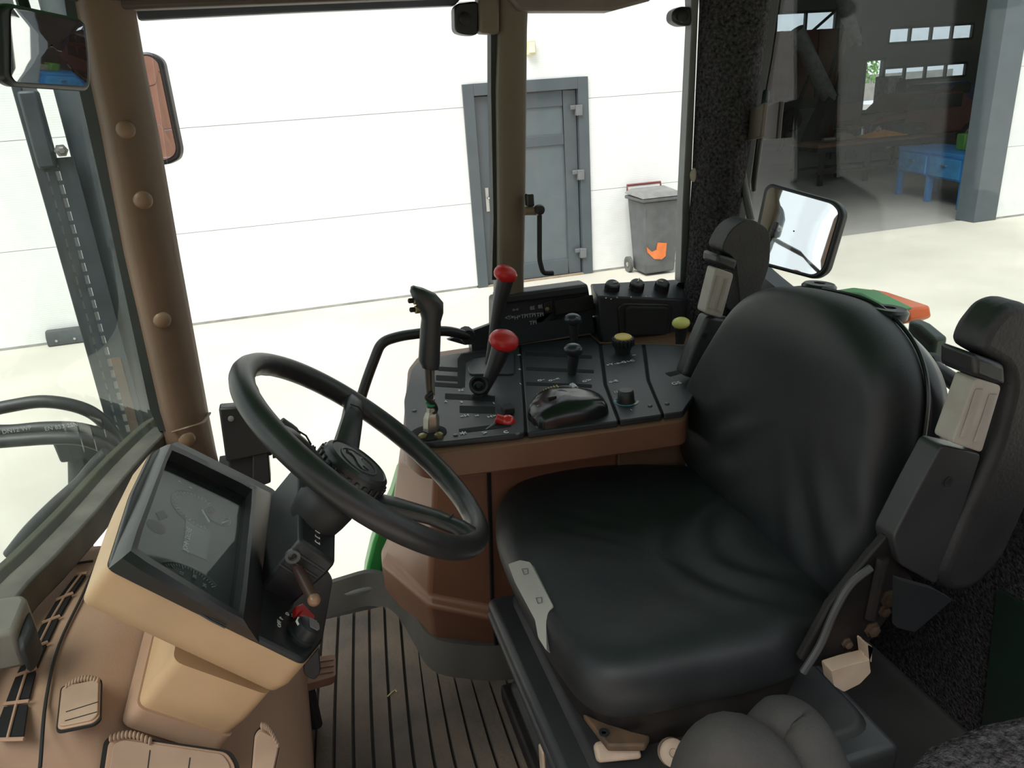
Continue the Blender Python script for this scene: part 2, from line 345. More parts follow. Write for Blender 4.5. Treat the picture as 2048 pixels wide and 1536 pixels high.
def post(name, lp, rp_, yl, yr, depth, m, parent=None, bulge=0.02, **k):
    rings = []
    for (lx, ly), (rx, ry), a, b in zip(lp, rp_, yl, yr):
        L_, R_ = atY(lx, ly, a), atY(rx, ry, b); d = (R_-L_); n = V((d.y, -d.x, 0)).normalized()
        R1 = []
        for t, h in ((0, 0), (0.06, .45), (.2, .8), (.5, 1), (.8, .8), (.94, .45), (1, 0)): R1.append(L_+d*t+n*bulge*h)
        R1 += [R_-n*depth*0.6, R_-n*depth-d*0.2, L_-n*depth+d*0.2, L_-n*depth*0.6]
        rings.append(R1)
    return fin(B().loft(rings), name, m, parent, **k)
# front right post, brown vinyl with push plugs
shell = thing('cab_shell', (0.2, 1.0, FZ), None, None); prop(shell, kind='structure')
ap = post('front_post', [(150, -60), (163, 0), (190, 150), (213, 257), (260, 512), (333, 827), (350, 880), (362, 960)],
          [(255, -60), (267, 0), (290, 130), (318, 270), (360, 512), (415, 820), (430, 900), (448, 975)],
          [1.50]*8, [1.56]*8, 0.05, BROWN, shell, bulge=0.022, ang=70)
for px_, py_ in ((250, 259), (285, 400), (323, 639), (373, 877)):
    c = atY(px_, py_, 1.508); n = V((0.30, -0.95, 0.05)).normalized()
    fin(B().lathe(c+n*0.002, n, [(0.016, -0.004), (0.0165, 0.004), (0.0135, 0.009), (0.007, 0.0115), (0.0, 0.012)], 18), 'trim_plug', mat('plug_brown', (0.24, 0.145, 0.09), 0.45), ap)
cl = B(); cl.tube(cr([atY(345, 864, 1.495), atY(375, 855, 1.478), atY(405, 845, 1.50), atY(420, 826, 1.548)], 5, False), 0.0025, 6); fin(cl, 'tie_cord', BROWN, ap)
# dark window seal left of the post
sealp = [[atY(x, y, 1.515), atY(x+w_, y, 1.515), atY(x+w_, y, 1.56), atY(x, y, 1.56)] for x, y, w_ in ((120, -60, 40), (138, 60, 40), (158, 180, 36), (220, 450, 34), (300, 820, 34), (318, 862, 34))]
fin(B().loft(sealp), 'window_seal', mat('seal_rubber', (0.03, 0.037, 0.035), 0.6), shell)
# windscreen lower bar and corner
bar = cr([atZ(352, 838, 1.71), atZ(322, 856, 1.70), atZ(248, 930, 1.70), atZ(170, 1020, 1.70), atZ(85, 1110, 1.70), atZ(0, 1198, 1.70), V((-0.49, 0.75, 1.70)), V((-0.47, 0.45, 1.70)), V((-0.42, 0.2, 1.70))], 4, False)
def sweep(pts, w_, h_, z_off=0):
    r_ = []
    for i, p in enumerate(pts):
        t = (pts[min(i+1, len(pts)-1)]-pts[max(i-1, 0)]).normalized(); s_ = V((t.y, -t.x, 0)).normalized()
        r_.append([p-s_*w_/2+V((0, 0, z_off)), p+s_*w_/2+V((0, 0, z_off)), p+s_*w_/2+V((0, 0, z_off-h_)), p-s_*w_/2+V((0, 0, z_off-h_))])
    return B().loft(r_)
fin(sweep(bar, 0.042, 0.045), 'windscreen_bar', mat('bar_grey_brown', (0.13, 0.12, 0.10), 0.6, col2=(0.06, 0.058, 0.05), scale=14), shell, bevel=0.004)
fin(sweep([p+V((-0.032, 0.004, 0)) for p in bar], 0.014, 0.03, 0.012), 'windscreen_seal', mat('seal_moss', (0.035, 0.038, 0.02), 0.8, scale=30), shell, bevel=0.003)
# bracket cover on the bar
c = atZ(30, 1245, 1.72)
t = thing('wiper_motor_cover', (c.x, c.y, 1.68), 'grey plastic cover sitting on the windscreen bar beside the dashboard grille', 'cover')
pl_ = Pl((c.x, c.y, 1.735), (0.1, -0.2, 1))
fin(B().prism(pl_.many([(-40, 1200), (45, 1186), (55, 1196), (28, 1262), (-40, 1275)]), (0, 0, -0.055)), 'cover_body', mat('cover_grey', (0.15, 0.14, 0.12), 0.55, scale=20), t, bevel=0.008)
fin(B().prism(pl_.many([(30, 1258), (52, 1200), (70, 1252), (56, 1286), (38, 1300)], -0.012), (0, 0, -0.04)), 'arm', BLACKM, t, bevel=0.006)
# header of the right side and roof
hb = B(); hb.box2((-0.30, 1.50, 2.475), (1.10, 1.64, 2.60)); fin(hb, 'header', mat('headliner_dark', (0.045, 0.035, 0.028), 0.8), shell, bevel=0.01)
q = B(); q.prism(fillet([V((-0.62, 0.16, 2.52)), V((-0.42, 1.60, 2.50)), V((1.16, 1.66, 2.50)), V((0.98, 0.16, 2.52))], 0.12, 5, True), (0, 0, 0.16)); fin(q, 'roof', mat('roof_outer_green', (0.03, 0.25, 0.06), 0.4), shell, bevel=0.02)
# side window upper frame: the dark strip below the header
u1 = [atY(x, y, 1.615) for x, y in ((268, 12), (600, 2), (925, -6))]; u2 = [atY(x, y, 1.615) for x, y in ((276, 40), (600, 24), (910, 11))]
fin(B().prism([u1[0], u1[1], u1[2], u2[2], u2[1], u2[0]], (0, 0.025, 0)), 'window_top_frame', mat('frame_blue_grey', (0.085, 0.10, 0.115), 0.4), shell, bevel=0.003)
fin(B().box2((-0.24, 1.52, 2.462), (0.50, 1.56, 2.49)), 'header_lip', mat('header_lip_brown', (0.08, 0.055, 0.045), 0.6), shell, bevel=0.006)
# brown lip behind the beige post
a = [atY(x, y, 1.57) for x, y in ((1000, -25), (1330, -25), (1300, 2), (1225, 22), (1040, 22))]
fin(B().prism(a, (0, 0.05, 0)), 'header_moulding', mat('moulding_brown', (0.16, 0.125, 0.11), 0.5), shell, bevel=0.006)
# beige post between door and quarter window
cp = post('door_post', [(996, -40), (997, 66), (993, 182), (996, 437), (995, 600)], [(1058, -40), (1054, 60), (1053, 182), (1051, 401), (1047, 600)], [1.60]*5, [1.60]*5, 0.06, BEIGE, shell, bulge=0.012)
fin(B().prism([atY(x, y, 1.585) for x, y in ((957, -30), (1000, -30), (1000, 68), (960, 66))], (0, 0.04, 0)), 'post_bracket', BEIGE, cp, bevel=0.006)
fin(B().prism([atY(x, y, 1.61) for x, y in ((982, 60), (994, 60), (991, 182), (995, 437), (994, 560), (984, 560), (987, 437), (982, 182))], (0, 0.03, 0)), 'post_seal', mat('seal_rubber', (0, 0, 0)), cp)
# rear corner post covered in carpet, metal edge strip
rp = post('carpet_post', [(1398, -40), (1398, 22), (1383, 365), (1372, 560), (1366, 660)], [(1538, -40), (1530, 40), (1490, 280), (1452, 480), (1420, 660)], [1.60]*5, [1.50]*5, 0.06, CARPET, shell, bulge=0.028, ang=80)
for px_, py_ in ((1396, 350), (1394, 459)):
    c = atY(px_, py_, 1.578); n = V((-0.5, -0.85, 0.0)).normalized()
    fin(B().lathe(c, n, [(0.018, -0.01), (0.019, 0.0), (0.016, 0.006), (0.009, 0.009), (0.0, 0.0095)], 18), 'trim_button', mat('button_beige', (0.42, 0.36, 0.28), 0.5), rp)
fin(B().prism([atY(x, y, 1.59) for x, y in ((1382, -30), (1400, -30), (1397, 22), (1383, 365), (1372, 565), (1361, 565), (1366, 401), (1384, 40))], (0, 0.03, 0)), 'edge_strip', mat('strip_grey', (0.14, 0.15, 0.15), 0.4), rp, bevel=0.002)
# latch blocks at the top corners of the openings
for nm, pp in (('black_hinge_block', ((909, 16), (916, 6), (958, 2), (957, 70), (932, 70), (910, 64))), ('window_hinge_knob', ((1346, 22), (1362, 12), (1392, 14), (1390, 50), (1362, 52), (1345, 42)))):
    c = atY(pp[0][0], pp[0][1], 1.60)
    t = thing(nm, (c.x, c.y, c.z-0.05), 'black plastic hinge block beside the top of the beige post' if nm[0] == 'b' else 'rounded black window hinge at the top of the carpeted post', 'hinge')
    fin(B().prism(fillet([atY(x, y, 1.595) for x, y in pp], 0.01, 4, True), (0, 0.035, 0)), 'hinge_body', BLACKP, t, bevel=0.006)
    c2 = sum((atY(x, y, 1.592) for x, y in pp), V((0, 0, 0)))/len(pp)
    fin(B().lathe(c2, (0, -1, 0), [(0.012, -0.004), (0.012, 0.003), (0.008, 0.006)], 12), 'pivot_cap', BLACKM, t)
# panes: windscreen, right door, quarter window, rear window
def pane(n, P, m, th=0.004):
    nn = (P[1]-P[0]).cross(P[2]-P[0]).normalized()*th
    return fin(B().prism(P, nn), 'window_%d' % n, m, kind='structure', smooth=False)
pane(4, [atY(335, 30, 1.585)*0+V((-0.20, 1.632, 2.47)), V((0.44, 1.632, 2.47)), V((0.44, 1.632, FZ+0.04)), V((-0.30, 1.632, FZ+0.04))], GLASS)
pane(5, [V((0.47, 1.632, 2.47)), V((0.92, 1.632, 2.47)), V((0.92, 1.632, 1.80)), V((0.45, 1.632, 1.80))], GLASS)
wsb = [p+V((-0.02, 0, 0.0)) for p in bar]; wst = [V((p.x*0.9-0.02, p.y, 2.50)) for p in bar]
fin(B().loft([wsb, wst], cap=False, closed=False), 'window_6', glass_mat('windscreen_glass', (0.90, 0.94, 0.92), 0.012, 0.05, 2.0), kind='structure', solid=0.004)
RX = 1.05; rn = V((-1, 0, 0)); RP = Pl((RX, 1, 2), rn)     # rear window plane
sill = [V((RX, 1.63, 1.89)), RP(1539, 552), RP(1620, 618), RP(1700, 683), RP(1780, 748), RP(1848, 796), RP(1906, 824), V((RX, 0.80, 1.705)), V((RX, 0.55, 1.70)), V((RX, 0.25, 1.70))]
sill = cr(sill, 4, False)
P = sill+[V((RX, 0.25, 2.5)), V((RX, 1.63, 2.5))]
fin(B().prism(P, (0.004, 0, 0)), 'window_7', RGLASS, kind='structure', smooth=False)
q = B(); q.loft([[p+V((0.012, 0, 0.012)), p+V((-0.028, 0, 0.010)), p+V((-0.03, 0, -0.05)), p+V((0.03, 0, -0.05))] for p in sill]); fin(q, 'rear_sill', FRAME, shell, ang=50)
fin(B().prism([V((RX-0.02, p.y, p.z-0.03)) for p in sill]+[V((RX-0.02, 0.25, FZ)), V((RX-0.02, 1.63, FZ))], (0.03, 0, 0)), 'rear_wall', CARPET, shell)
fin(B().loft([[p, p+V((0, -0.02, 0)), p+V((0.02, -0.02, 0)), p+V((0.02, 0, 0))] for p in [RP(1536, -40, 0.012)]+RP.many([(1532, 0), (1516, 117), (1498, 222), (1480, 352), (1462, 470)], 0.012)]), 'rear_seal', mat('seal_rubber', (0, 0, 0)), shell)
fin(B().box2((RX-0.05, 0.16, FZ), (RX+0.03, 0.25, 2.52)), 'rear_left_post', CARPET, shell, bevel=0.01)
# lower right side wall behind the console
fin(B().box2((0.34, 1.625, FZ-0.05), (1.08, 1.66, 1.78)), 'side_wall', FRAME, shell)
fin(B().box2((0.44, 1.60, 1.79), (0.95, 1.65, 1.82)), 'side_sill', FRAME, shell, bevel=0.004)
# left rear: carpeted wheel arch by the open door
pl_ = Pl((0.55, 0.45, 1.55), (-0.35, -0.45, 1))
fin(B().prism([atZ(x, y, 1.62) for x, y in ((1800, 1540), (1850, 1480), (1960, 1435), (2070, 1410), (2300, 1500), (2200, 1700), (1900, 1700))], (0, 0, -0.3)), 'wheel_arch_carpet', CARPET, shell, bevel=0.02)

# lower window in the rear wall, left rear side panel, left front post
fin(B().prism([V((RX-0.028, y, z)) for y, z in ((0.80, 1.47), (0.60, 1.49), (0.50, 1.17), (0.775, 1.17))], (0.006, 0, 0)), 'window_8', mat('dusty_green_pane', (0.022, 0.028, 0.025), 0.3, col2=(0.014, 0.036, 0.022), scale=7), kind='structure', smooth=False)
fin(B().box2((0.62, 0.13, FZ), (RX, 0.17, 1.74)), 'left_side_panel', CARPET, shell)
fin(B().box2((0.60, 0.12, FZ), (0.68, 0.18, 2.52)), 'left_door_post', BEIGE, shell, bevel=0.01)
fin(B().box2((-0.46, 0.16, FZ), (-0.38, 0.24, 2.52)), 'left_front_post', BROWN, shell, bevel=0.015)
fin(B().box2((-0.42, 0.14, 2.44), (RX, 0.20, 2.54)), 'left_header', mat('headliner_dark', (0, 0, 0)), shell, bevel=0.01)
fin(B().prism([atY(x, y, 1.622) for x, y in ((895, 680), (990, 645), (1000, 655), (1000, 685), (930, 690))], (0, 0.012, 0)), 'sill_corner', FRAME, shell)
# ================================================================== dashboard, instrument cluster, steering wheel
WC = V((0.042, 0.974, 1.843)); WT = math.radians(43.8); WN = V((math.sin(WT), 0, math.cos(WT))); WE = V((-math.cos(WT), 0, math.sin(WT)))   # centre, axis, forward-up in its plane
WHITE = mat('white_print', (0.75, 0.75, 0.72), 0.6, var=0.02)
DIMPRINT = mat('dim_print', (0.40, 0.42, 0.42), 0.6, var=0.02)
STEERB = mat('steering_black', (0.028, 0.028, 0.029), 0.38, var=0.15, scale=12, bump=0.03, bscale=400)
# --- cowl
cowl = thing('dashboard_cowl', (-0.3, 1.0, FZ), 'dusty brown plastic dashboard cowl with grille and square vents below the windscreen', 'dashboard')
prof = [(-0.50, 1.15), (-0.50, 1.635), (-0.47, 1.645), (-0.42, 1.64), (-0.36, 1.63), (-0.335, 1.62), (-0.30, 1.59), (-0.17, 1.46), (-0.125, 1.40), (-0.115, 1.32), (-0.13, 1.15)]
def crow(y, sx=1.0, dz=0.0, dx=0.0): return [V((-0.50+(x+0.50)*sx+dx, y, max(FZ, z+(dz if z > 1.2 else 0)))) for x, z in prof]
q = B(); q.loft([crow(1.26, 0.97, -0.03), crow(1.245, 1, -0.006), crow(1.22), crow(1.05), crow(0.86), crow(0.825, 1, -0.012), crow(0.80, 1, -0.04), crow(0.755, 0.99, -0.14), crow(0.72, 0.97, -0.26), crow(0.70, 0.96, -0.40)])
cb = fin(q, 'cowl_body', DUSTB, cowl, ang=60)
# joint line between grille strip and deck
dk = Pl((-0.40, 1.0, 1.640), (0.03, 0, 1))
fin(B().tube(cr(dk.many([(188, 1138), (165, 1190), (118, 1290), (92, 1400), (80, 1536)], 0.0005), 5, False), 0.0022, 6), 'joint_line', BLACKM, cb)
fin(B().tube([dk(125, 1130, 0.001), dk(186, 1122, 0.001)], 0.002, 6), 'joint_line', BLACKM, cb)
# demister grille: dark slots between real bars
gp = Pl((-0.42, 1.0, 1.643), (0.03, 0, 1))
gl = [(152, 1148), (112, 1200), (84, 1246), (56, 1300), (30, 1352), (8, 1408), (-20, 1480)]
gr = [(174, 1146), (146, 1186), (120, 1232), (96, 1284), (74, 1336), (58, 1402), (48, 1478)]
gd = B()
for i in range(len(gl)-1):
    for s_ in (0, 1):
        def mixp(a_, b_, t): return (a_[0]*(1-t)+b_[0]*t, a_[1]*(1-t)+b_[1]*t)
        t0, t1 = (0.04, 0.46) if s_ == 0 else (0.54, 0.96)
        A, C_ = mixp(gl[i], gl[i+1], 0.08), mixp(gr[i], gr[i+1], 0.08); D_, E_ = mixp(gl[i], gl[i+1], 0.90), mixp(gr[i], gr[i+1], 0.90)
        fin(B().prism(gp.many([mixp(A, C_, t0), mixp(A, C_, t1), mixp(D_, E_, t1), mixp(D_, E_, t0)], 0.0008), (0, 0, -0.004)), 'grille_slot', mat('slot_black', (0.004, 0.004, 0.005), 0.9), cb, smooth=False)
for i in range(len(gl)):
    fin(B().tube([gp(*gl[i], 0.003), gp(*gr[i], 0.002)], 0.0024, 6), 'grille_bar', DUSTB, cb)
ml = [((a[0]+b[0])/2, (a[1]+b[1])/2) for a, b in zip(gl, gr)]
fin(B().tube([gp(x, y, 0.002) for x, y in ml], 0.0018, 6), 'grille_bar', DUSTB, cb)
# swivel vent with ribbed thumb wheel on the deck, two more on the face
def vent(pl, pix, lines, ribs, lab=None):
    P = fillet(pl.many(pix, 0.001), 0.008, 4, True)
    v = fin(B().prism([p+pl.n*0.002 for p in P], -pl.n*0.003), 'vent', mat('vent_gap', (0.01, 0.009, 0.008), 0.9), cb)
    c = sum(P, V((0, 0, 0)))/len(P)
    fin(B().prism([c+(p-c)*0.93+pl.n*0.004 for p in P], -pl.n*0.003), 'vent_frame', DUSTB, v, bevel=0.001)
    fin(B().prism([c+(p-c)*0.86+pl.n*0.0065 for p in P], -pl.n*0.003), 'vent_flap', mat('vent_flap_brown', (0.36, 0.24, 0.17), 0.7, scale=12), v, bevel=0.001)
    for a_, b_ in lines: fin(B().tube([pl(*a_, 0.0075), pl(*b_, 0.0075)], 0.0008, 5), 'louvre_line', BLACKM, v)
    for k in range(11):
        t_ = k/10; x = ribs[0][0]*(1-t_)+ribs[1][0]*t_; y = ribs[0][1]*(1-t_)+ribs[1][1]*t_-10*math.sin(math.pi*t_)
        fin(B().ball(pl(x, y, 0.006), (0.0022, 0.006, 0.004), nu=8, nv=6), 'thumb_rib', mat('vent_flap_brown', (0, 0, 0)), v)
vent(dk, [(122, 1375), (205, 1358), (203, 1440), (190, 1452), (112, 1468)], [((132, 1424), (196, 1404)), ((130, 1442), (194, 1424))], ((134, 1374), (196, 1362)))
sp = Pl((-0.10, 0.80, 1.50), (0.25, -0.60, 0.75))
fpl = Pl((-0.25, 0.775, 1.52), (0.15, -0.85, 0.5))
vent(fpl, [(208, 1480), (230, 1468), (462, 1502), (480, 1530), (478, 1600), (190, 1600)], [((300, 1500), (290, 1580)), ((380, 1515), (370, 1590))], ((222, 1476), (300, 1482)))
vent(fpl, [(508, 1466), (520, 1452), (552, 1470), (560, 1490), (545, 1560), (500, 1560)], [], ((524, 1452), (556, 1488)))
# --- instrument cluster
Bn, Cn = atY(211, 1140, 0.80), atY(606, 1330, 0.80)
ud = (Cn-Bn).normalized(); fn = V((-ud.z, 0, ud.x)).normalized(); fn = fn if fn.z > 0 else -fn
FP = Pl(Bn, fn)
clu = thing('instrument_cluster', (-0.2, 0.94, 1.6), 'tilted instrument cluster with black hood and cream housing behind the steering wheel', 'instrument cluster')
seam = [(211, 1138), (257, 992), (297, 909), (347, 887), (545, 985), (662, 1165), (640, 1290), (606, 1332)]
P = fillet(FP.many(seam), 0.012, 4, True); cc = sum(P, V((0, 0, 0)))/len(P)
hs = B(); hs.loft([[cc+(p-cc)*1.0 for p in P], [p-fn*0.035 for p in P], [cc+(p-cc)*0.97-fn*0.052 for p in P], [cc+(p-cc)*0.90-fn*0.06 for p in P]][::-1])
fin(hs, 'housing', TAN, clu, ang=50)
# black bezel: low deck on the driver's side and raised hood round the gauges
fin(B().prism([cc+(p-cc)*0.995+fn*0.008 for p in P], -fn*0.012), 'bezel', BLACKP, clu, bevel=0.003)
N_ = 80
def res(ring, n):                           # resample a closed ring to n points by arc length
    L_ = [0]
    for i in range(len(ring)): L_.append(L_[-1]+(ring[(i+1) % len(ring)]-ring[i]).length)
    out = []
    for k in range(n):
        d = L_[-1]*k/n; i = max(j for j in range(len(ring)) if L_[j] <= d); e = ring[(i+1) % len(ring)]-ring[i]
        out.append(ring[i]+e*((d-L_[i])/max(e.length, 1e-9)))
    return out
def quadring(px, off, r_):                  # four corners, 20 points a side, rounded
    c4 = FP.many(px, off); out = []
    for i in range(4):
        a_, b_ = c4[i], c4[(i+1) % 4]
        for k in range(20): out.append(a_+(b_-a_)*(k/20))
    cen = sum(c4, V((0, 0, 0)))/4
    for i in range(4):
        for k in (-2, -1, 0, 1, 2):
            j = (i*20+k) % 80; out[j] = out[j]+(cen-out[j]).normalized()*r_*(3-abs(k))/3*0.6
    return out
hb0 = quadring([(213, 1139), (318, 893), (545, 986), (520, 1290)], 0.006, 0.006)
hb1 = quadring([(240, 1118), (334, 886), (526, 978), (500, 1262)], 0.030, 0.006)
hr0 = quadring([(258, 1103), (341, 886), (514, 973), (488, 1242)], 0.0365, 0.005)
hi_r = quadring([(272, 1098), (343, 898), (506, 978), (480, 1226)], 0.0350, 0.005)
hi = [p-fn*0.0245 for p in hi_r]
fin(B().loft([hb0, hb1, hr0, hi_r, hi], cap=False), 'hood', BLACKP, clu, ang=35)
dial = fin(B().prism([p-fn*0.001 for p in hi], -fn*0.002), 'dial_plate', mat('dial_plate_grey', (0.030, 0.036, 0.040), 0.45, var=0.08), clu, smooth=False)
# gauges drawn as raised arcs and ticks on the dial plate
gx = (FP(369, 1090)-FP(372, 1050)).normalized()*-1; gx = V((0, 1, 0)); gy = -ud
hid = [(FP(x, y, 0.0100)-Bn) for x, y in ((278, 1098), (345, 915), (500, 992), (468, 1218))]
hq = [(p.y, p.dot(gy)) for p in hid]
def inside(p):
    p = p-Bn; x, y = p.y, p.dot(gy); ok = 0
    sg = []
    for i in range(4):
        (x1, y1), (x2, y2) = hq[i], hq[(i+1) % 4]; sg.append((x2-x1)*(y-y1)-(y2-y1)*(x-x1))
    return all(v > 0 for v in sg) or all(v < 0 for v in sg)
def gauge(px, r, a0, a1, n, name, m_=DIMPRINT, big=4):
    c = FP(*px, 0.0102); dr_ = lambda a: gx*math.cos(a)+gy*math.sin(a)
    arc_ = [c+dr_(a0+(a1-a0)*k/60)*r for k in range(61)]; arc_ = [p for p in arc_ if inside(p)]
    g = fin(B().tube(arc_, 0.0009, 4), name, mat('gauge_ring', (0.12, 0.13, 0.13), 0.5), dial)
    t_ = B()
    for k in range(n):
        a = a0+(a1-a0)*k/(n-1); d = dr_(a); e = 0.007 if k % big == 0 else 0.004
        if inside(c+d*r): t_.tube([c+d*(r-0.003), c+d*(r-0.003-e)], 0.0006, 4)
    if t_.v: fin(t_, 'tick_marks', m_, dial)
    return c
gauge((380, 1185), 0.050, math.radians(-40), math.radians(200), 49, 'tachometer_ring')
gauge((398, 1022), 0.042, math.radians(-20), math.radians(200), 25, 'gauge_ring')
c2 = gauge((436, 1032), 0.020, math.radians(30), math.radians(330), 9, 'fuel_gauge_ring', mat('dim_green', (0.02, 0.14, 0.07), 0.5), 2)
fin(B().ball(c2+gy*0.01, (0.003, 0.003, 0.002), nu=8, nv=6), 'warning_dot', mat('dim_red', (0.25, 0.03, 0.02), 0.5), dial)
fin(B().tube([FP(404, 1020, 0.012), FP(419, 1044, 0.012)], 0.0011, 5), 'needle', WHITE, dial)
fin(B().tube([FP(444, 1046, 0.012), FP(456, 1041, 0.012)], 0.0010, 5), 'needle', WHITE, dial)
c3 = FP(398, 1075, 0.0102)
fin(B().prism([FP(x, y, 0.0106) for x, y in ((372, 1040), (420, 1060), (414, 1120), (366, 1100))], -fn*0.001), 'display_window', mat('lcd_dark', (0.03, 0.035, 0.034), 0.3), dial, smooth=False)
text('lettering', 'JOHN DEERE', FP(374, 1103, 0.0112), gx, gy, 0.0095, WHITE, dial)
fin(B().prism([FP(x, y, 0.0106) for x, y in ((312, 1025), (328, 1020), (336, 1034), (320, 1040))], -fn*0.001), 'indicator_lamp', BLACKM, dial, smooth=False)
fin(B().lathe(FP(312, 1054, 0.0095), fn, [(0.013, 0), (0.013, 0.001), (0.012, 0.0014)], 16), 'indicator_lamp', BLACKM, dial)
for s_, px in (('4', (362, 966)), ('8', (384, 978)), ('12', (366, 1152)), ('20', (392, 1158)), ('24', (412, 1176))): text('numeral', s_, FP(*px, 0.0112), gx, gy, 0.007, DIMPRINT, dial)
fin(B().prism([FP(x, y, 0.0103) for x, y in ((505, 990), (508, 1000), (470, 1226), (458, 1224), (482, 1080))], -fn*0.001), 'dial_border', mat('dial_border_grey', (0.10, 0.105, 0.11), 0.4), dial, smooth=False)
dg_ = fin(B().prism([p+fn*0.008 for p in hi], -fn*0.001), 'cover_glass', glass_mat('gauge_glass', (0.9, 0.93, 0.93), 0.004, 0.012, 6.0, 0.06), clu, smooth=False)
# slot plate, red rocker switch, light switch knob
fin(B().tube([FP(x, y, 0.010) for x, y in ((516, 1066), (509, 1068), (507, 1105), (522, 1130))], 0.0014, 5), 'slot_edge', mat('edge_grey', (0.2, 0.2, 0.2), 0.5), clu)
RED = mat('red_plastic', (0.55, 0.02, 0.02), 0.35, var=0.05)
rk = fin(B().prism(FP.many([(592, 1212), (606, 1206), (630, 1232), (626, 1244), (596, 1228)], 0.012), -fn*0.006), 'rocker_switch', RED, clu, bevel=0.001)
fin(B().prism(FP.many([(592, 1213), (606, 1206), (608, 1220), (595, 1228)], 0.020), -fn*0.010), 'rocker_raised_end', RED, rk, bevel=0.0015)
kc = FP(600, 1272, 0.008)
kn = fin(B().lathe(kc, fn, [(0.0205, 0), (0.0205, 0.004), (0.017, 0.006), (0.0155, 0.020), (0.013, 0.022)], 24), 'light_switch', BLACKP, clu)
for k in range(7):
    o_ = kc+gx*(-0.009+0.003*k)+fn*0.022; l_ = math.sqrt(max(0.013**2-(-0.009+0.003*k)**2, 1e-6))
    fin(B().box((0, 0, 0), (0.001, 0.001, 0.001)) if False else B().tube([o_-ud*l_*0.2+fn*0.001, o_+ud*l_+fn*0.001], 0.0009, 5), 'grip_ridge', mat('ridge_grey', (0.16, 0.16, 0.16), 0.4), kn)
fin(B().tube([kc-ud*0.014+gx*-0.006+fn*0.016, kc-ud*0.017+fn*0.016, kc-ud*0.014+gx*0.009+fn*0.016], 0.0016, 6), 'pointer_line', WHITE, kn)
for s_, px in (('OFF', (562, 1256)), ('P', (566, 1240)), ('D', (578, 1232)), ('H', (590, 1236))): text('marking', s_, FP(*px, 0.0085), gx, gy, 0.008, WHITE, clu)
# cream pedestal under the cluster
pd = clu
rr = []
for (z_off, sc, yo) in ((0.0, 1.0, 0), (-0.045, 1.0, 0), (-0.075, 0.94, 0.004), (-0.105, 0.94, 0.006)):
    A = [atY(345, 1322, 0.835), atY(540, 1392, 0.835)]; a_, b_ = A[0]+fn*z_off, A[1]+fn*z_off
    m_ = (a_+b_)/2; a_ = m_+(a_-m_)*sc; b_ = m_+(b_-m_)*sc
    rr.append([a_+V((0, yo, 0)), b_+V((0, yo, 0)), b_+V((0, 0.22-yo, 0)), a_+V((0, 0.22-yo, 0))])
fin(B().loft([fillet(r_, 0.015, 4, True) for r_ in rr]), 'pedestal_body', TAN, pd, ang=50)
A = [fillet([p-fn*0.002 for p in [(r_-sum(rr[2], V((0,0,0)))/4)*1.04+sum(rr[2], V((0,0,0)))/4 for r_ in rr[2]]], 0.015, 4, True)]
fin(B().loft([A[0], [p-fn*0.03 for p in A[0]]]), 'boot_collar', DUSTB, pd, ang=50)
# --- steering column
sc_ = thing('steering_column', (-0.05, 0.974, 1.7), 'black angular steering column shroud with ribbed top and a brown turn signal stalk', 'steering column')
def CP(y, a, h): return WC+V((0, y, 0))+WE*a+WN*h      # column coordinates: across, forward-up, along the axis
K1 = atY(600, 1080, 0.905); K2 = atY(672, 1128, 0.905); K3 = atY(545, 1146, 0.905); K4 = K3+(K2-K1); DY = V((0, 0.135, 0))
sx_ = (K2-K1).normalized(); dn_ = (K3-K1).normalized()
def sq(y_, i_): return [K1+V((0, y_, 0))+sx_*i_*0.6, K2+V((0, y_, 0))-sx_*i_, K2+dn_*0.02+V((0, y_, 0)), K4+dn_*0.03+V((0, y_, 0))-sx_*0.01, K3+dn_*0.03+V((0, y_, 0))]
ff = [atY(599, 918, 1.05), atY(672, 965, 1.05), atY(680, 985, 1.05), atY(640, 1040, 1.05), atY(540, 990, 1.05)]
sh_ = fin(B().loft([sq(0, 0), [a_*0.45+b_*0.55 for a_, b_ in zip(sq(0, 0), ff)], ff]), 'shroud', BLACKP, sc_, bevel=0.005)
fin(B().lathe(WC-WN*0.078, WN, [(0.036, -0.05), (0.040, -0.03), (0.042, -0.012), (0.038, 0.0), (0.034, 0.004)], 24), 'column_boot', RUBBER, sc_)
for t_ in (0.30, 0.52, 0.74):
    fin(B().tube([K1+(K3-K1)*t_+V((0, -0.0005, 0)), K1+(K3-K1)*t_+(K2-K1)*(0.95-t_*0.2)+V((0, -0.0005, 0))], 0.0022, 6), 'shroud_rib', mat('rib_grey_black', (0.05, 0.05, 0.052), 0.35), sh_)
kc = K1+(K3-K1)*0.40+(K2-K1)*0.10
fin(B().lathe(kc, (0, -1, 0), [(0.010, -0.002), (0.010, 0.004), (0.006, 0.004), (0.005, 0.0)], 16), 'key_switch', mat('key_rim', (0.08, 0.08, 0.08), 0.3), sc_)
a_, b_ = atY(598, 1142, 0.90), atY(628, 1200, 0.845)
st = fin(B().tube([a_+(a_-b_)*0.35, a_, a_*0.5+b_*0.5, b_], [0.006, 0.0075, 0.0082, 0.0075], 12), 'stalk', mat('stalk_brown', (0.07, 0.038, 0.03), 0.35), sc_)
fin(B().ball(b_, (0.0085, 0.0085, 0.0085), nu=12, nv=8), 'stalk_tip', mat('stalk_tip_tan', (0.30, 0.17, 0.10), 0.35), st)
for k in range(3): text('marking', 'D', plane3(K1, K2, ff[0])(640, 1090-11*k, 0.0015), V((0, 1, 0)), -sx_, 0.012, WHITE, sc_)
a_, b_ = atY(614, 985, 0.975), atY(619, 895, 0.985)
lv = fin(B().tube([a_, b_], 0.0075, 14), 'tilt_lever', BLACKP, sc_)
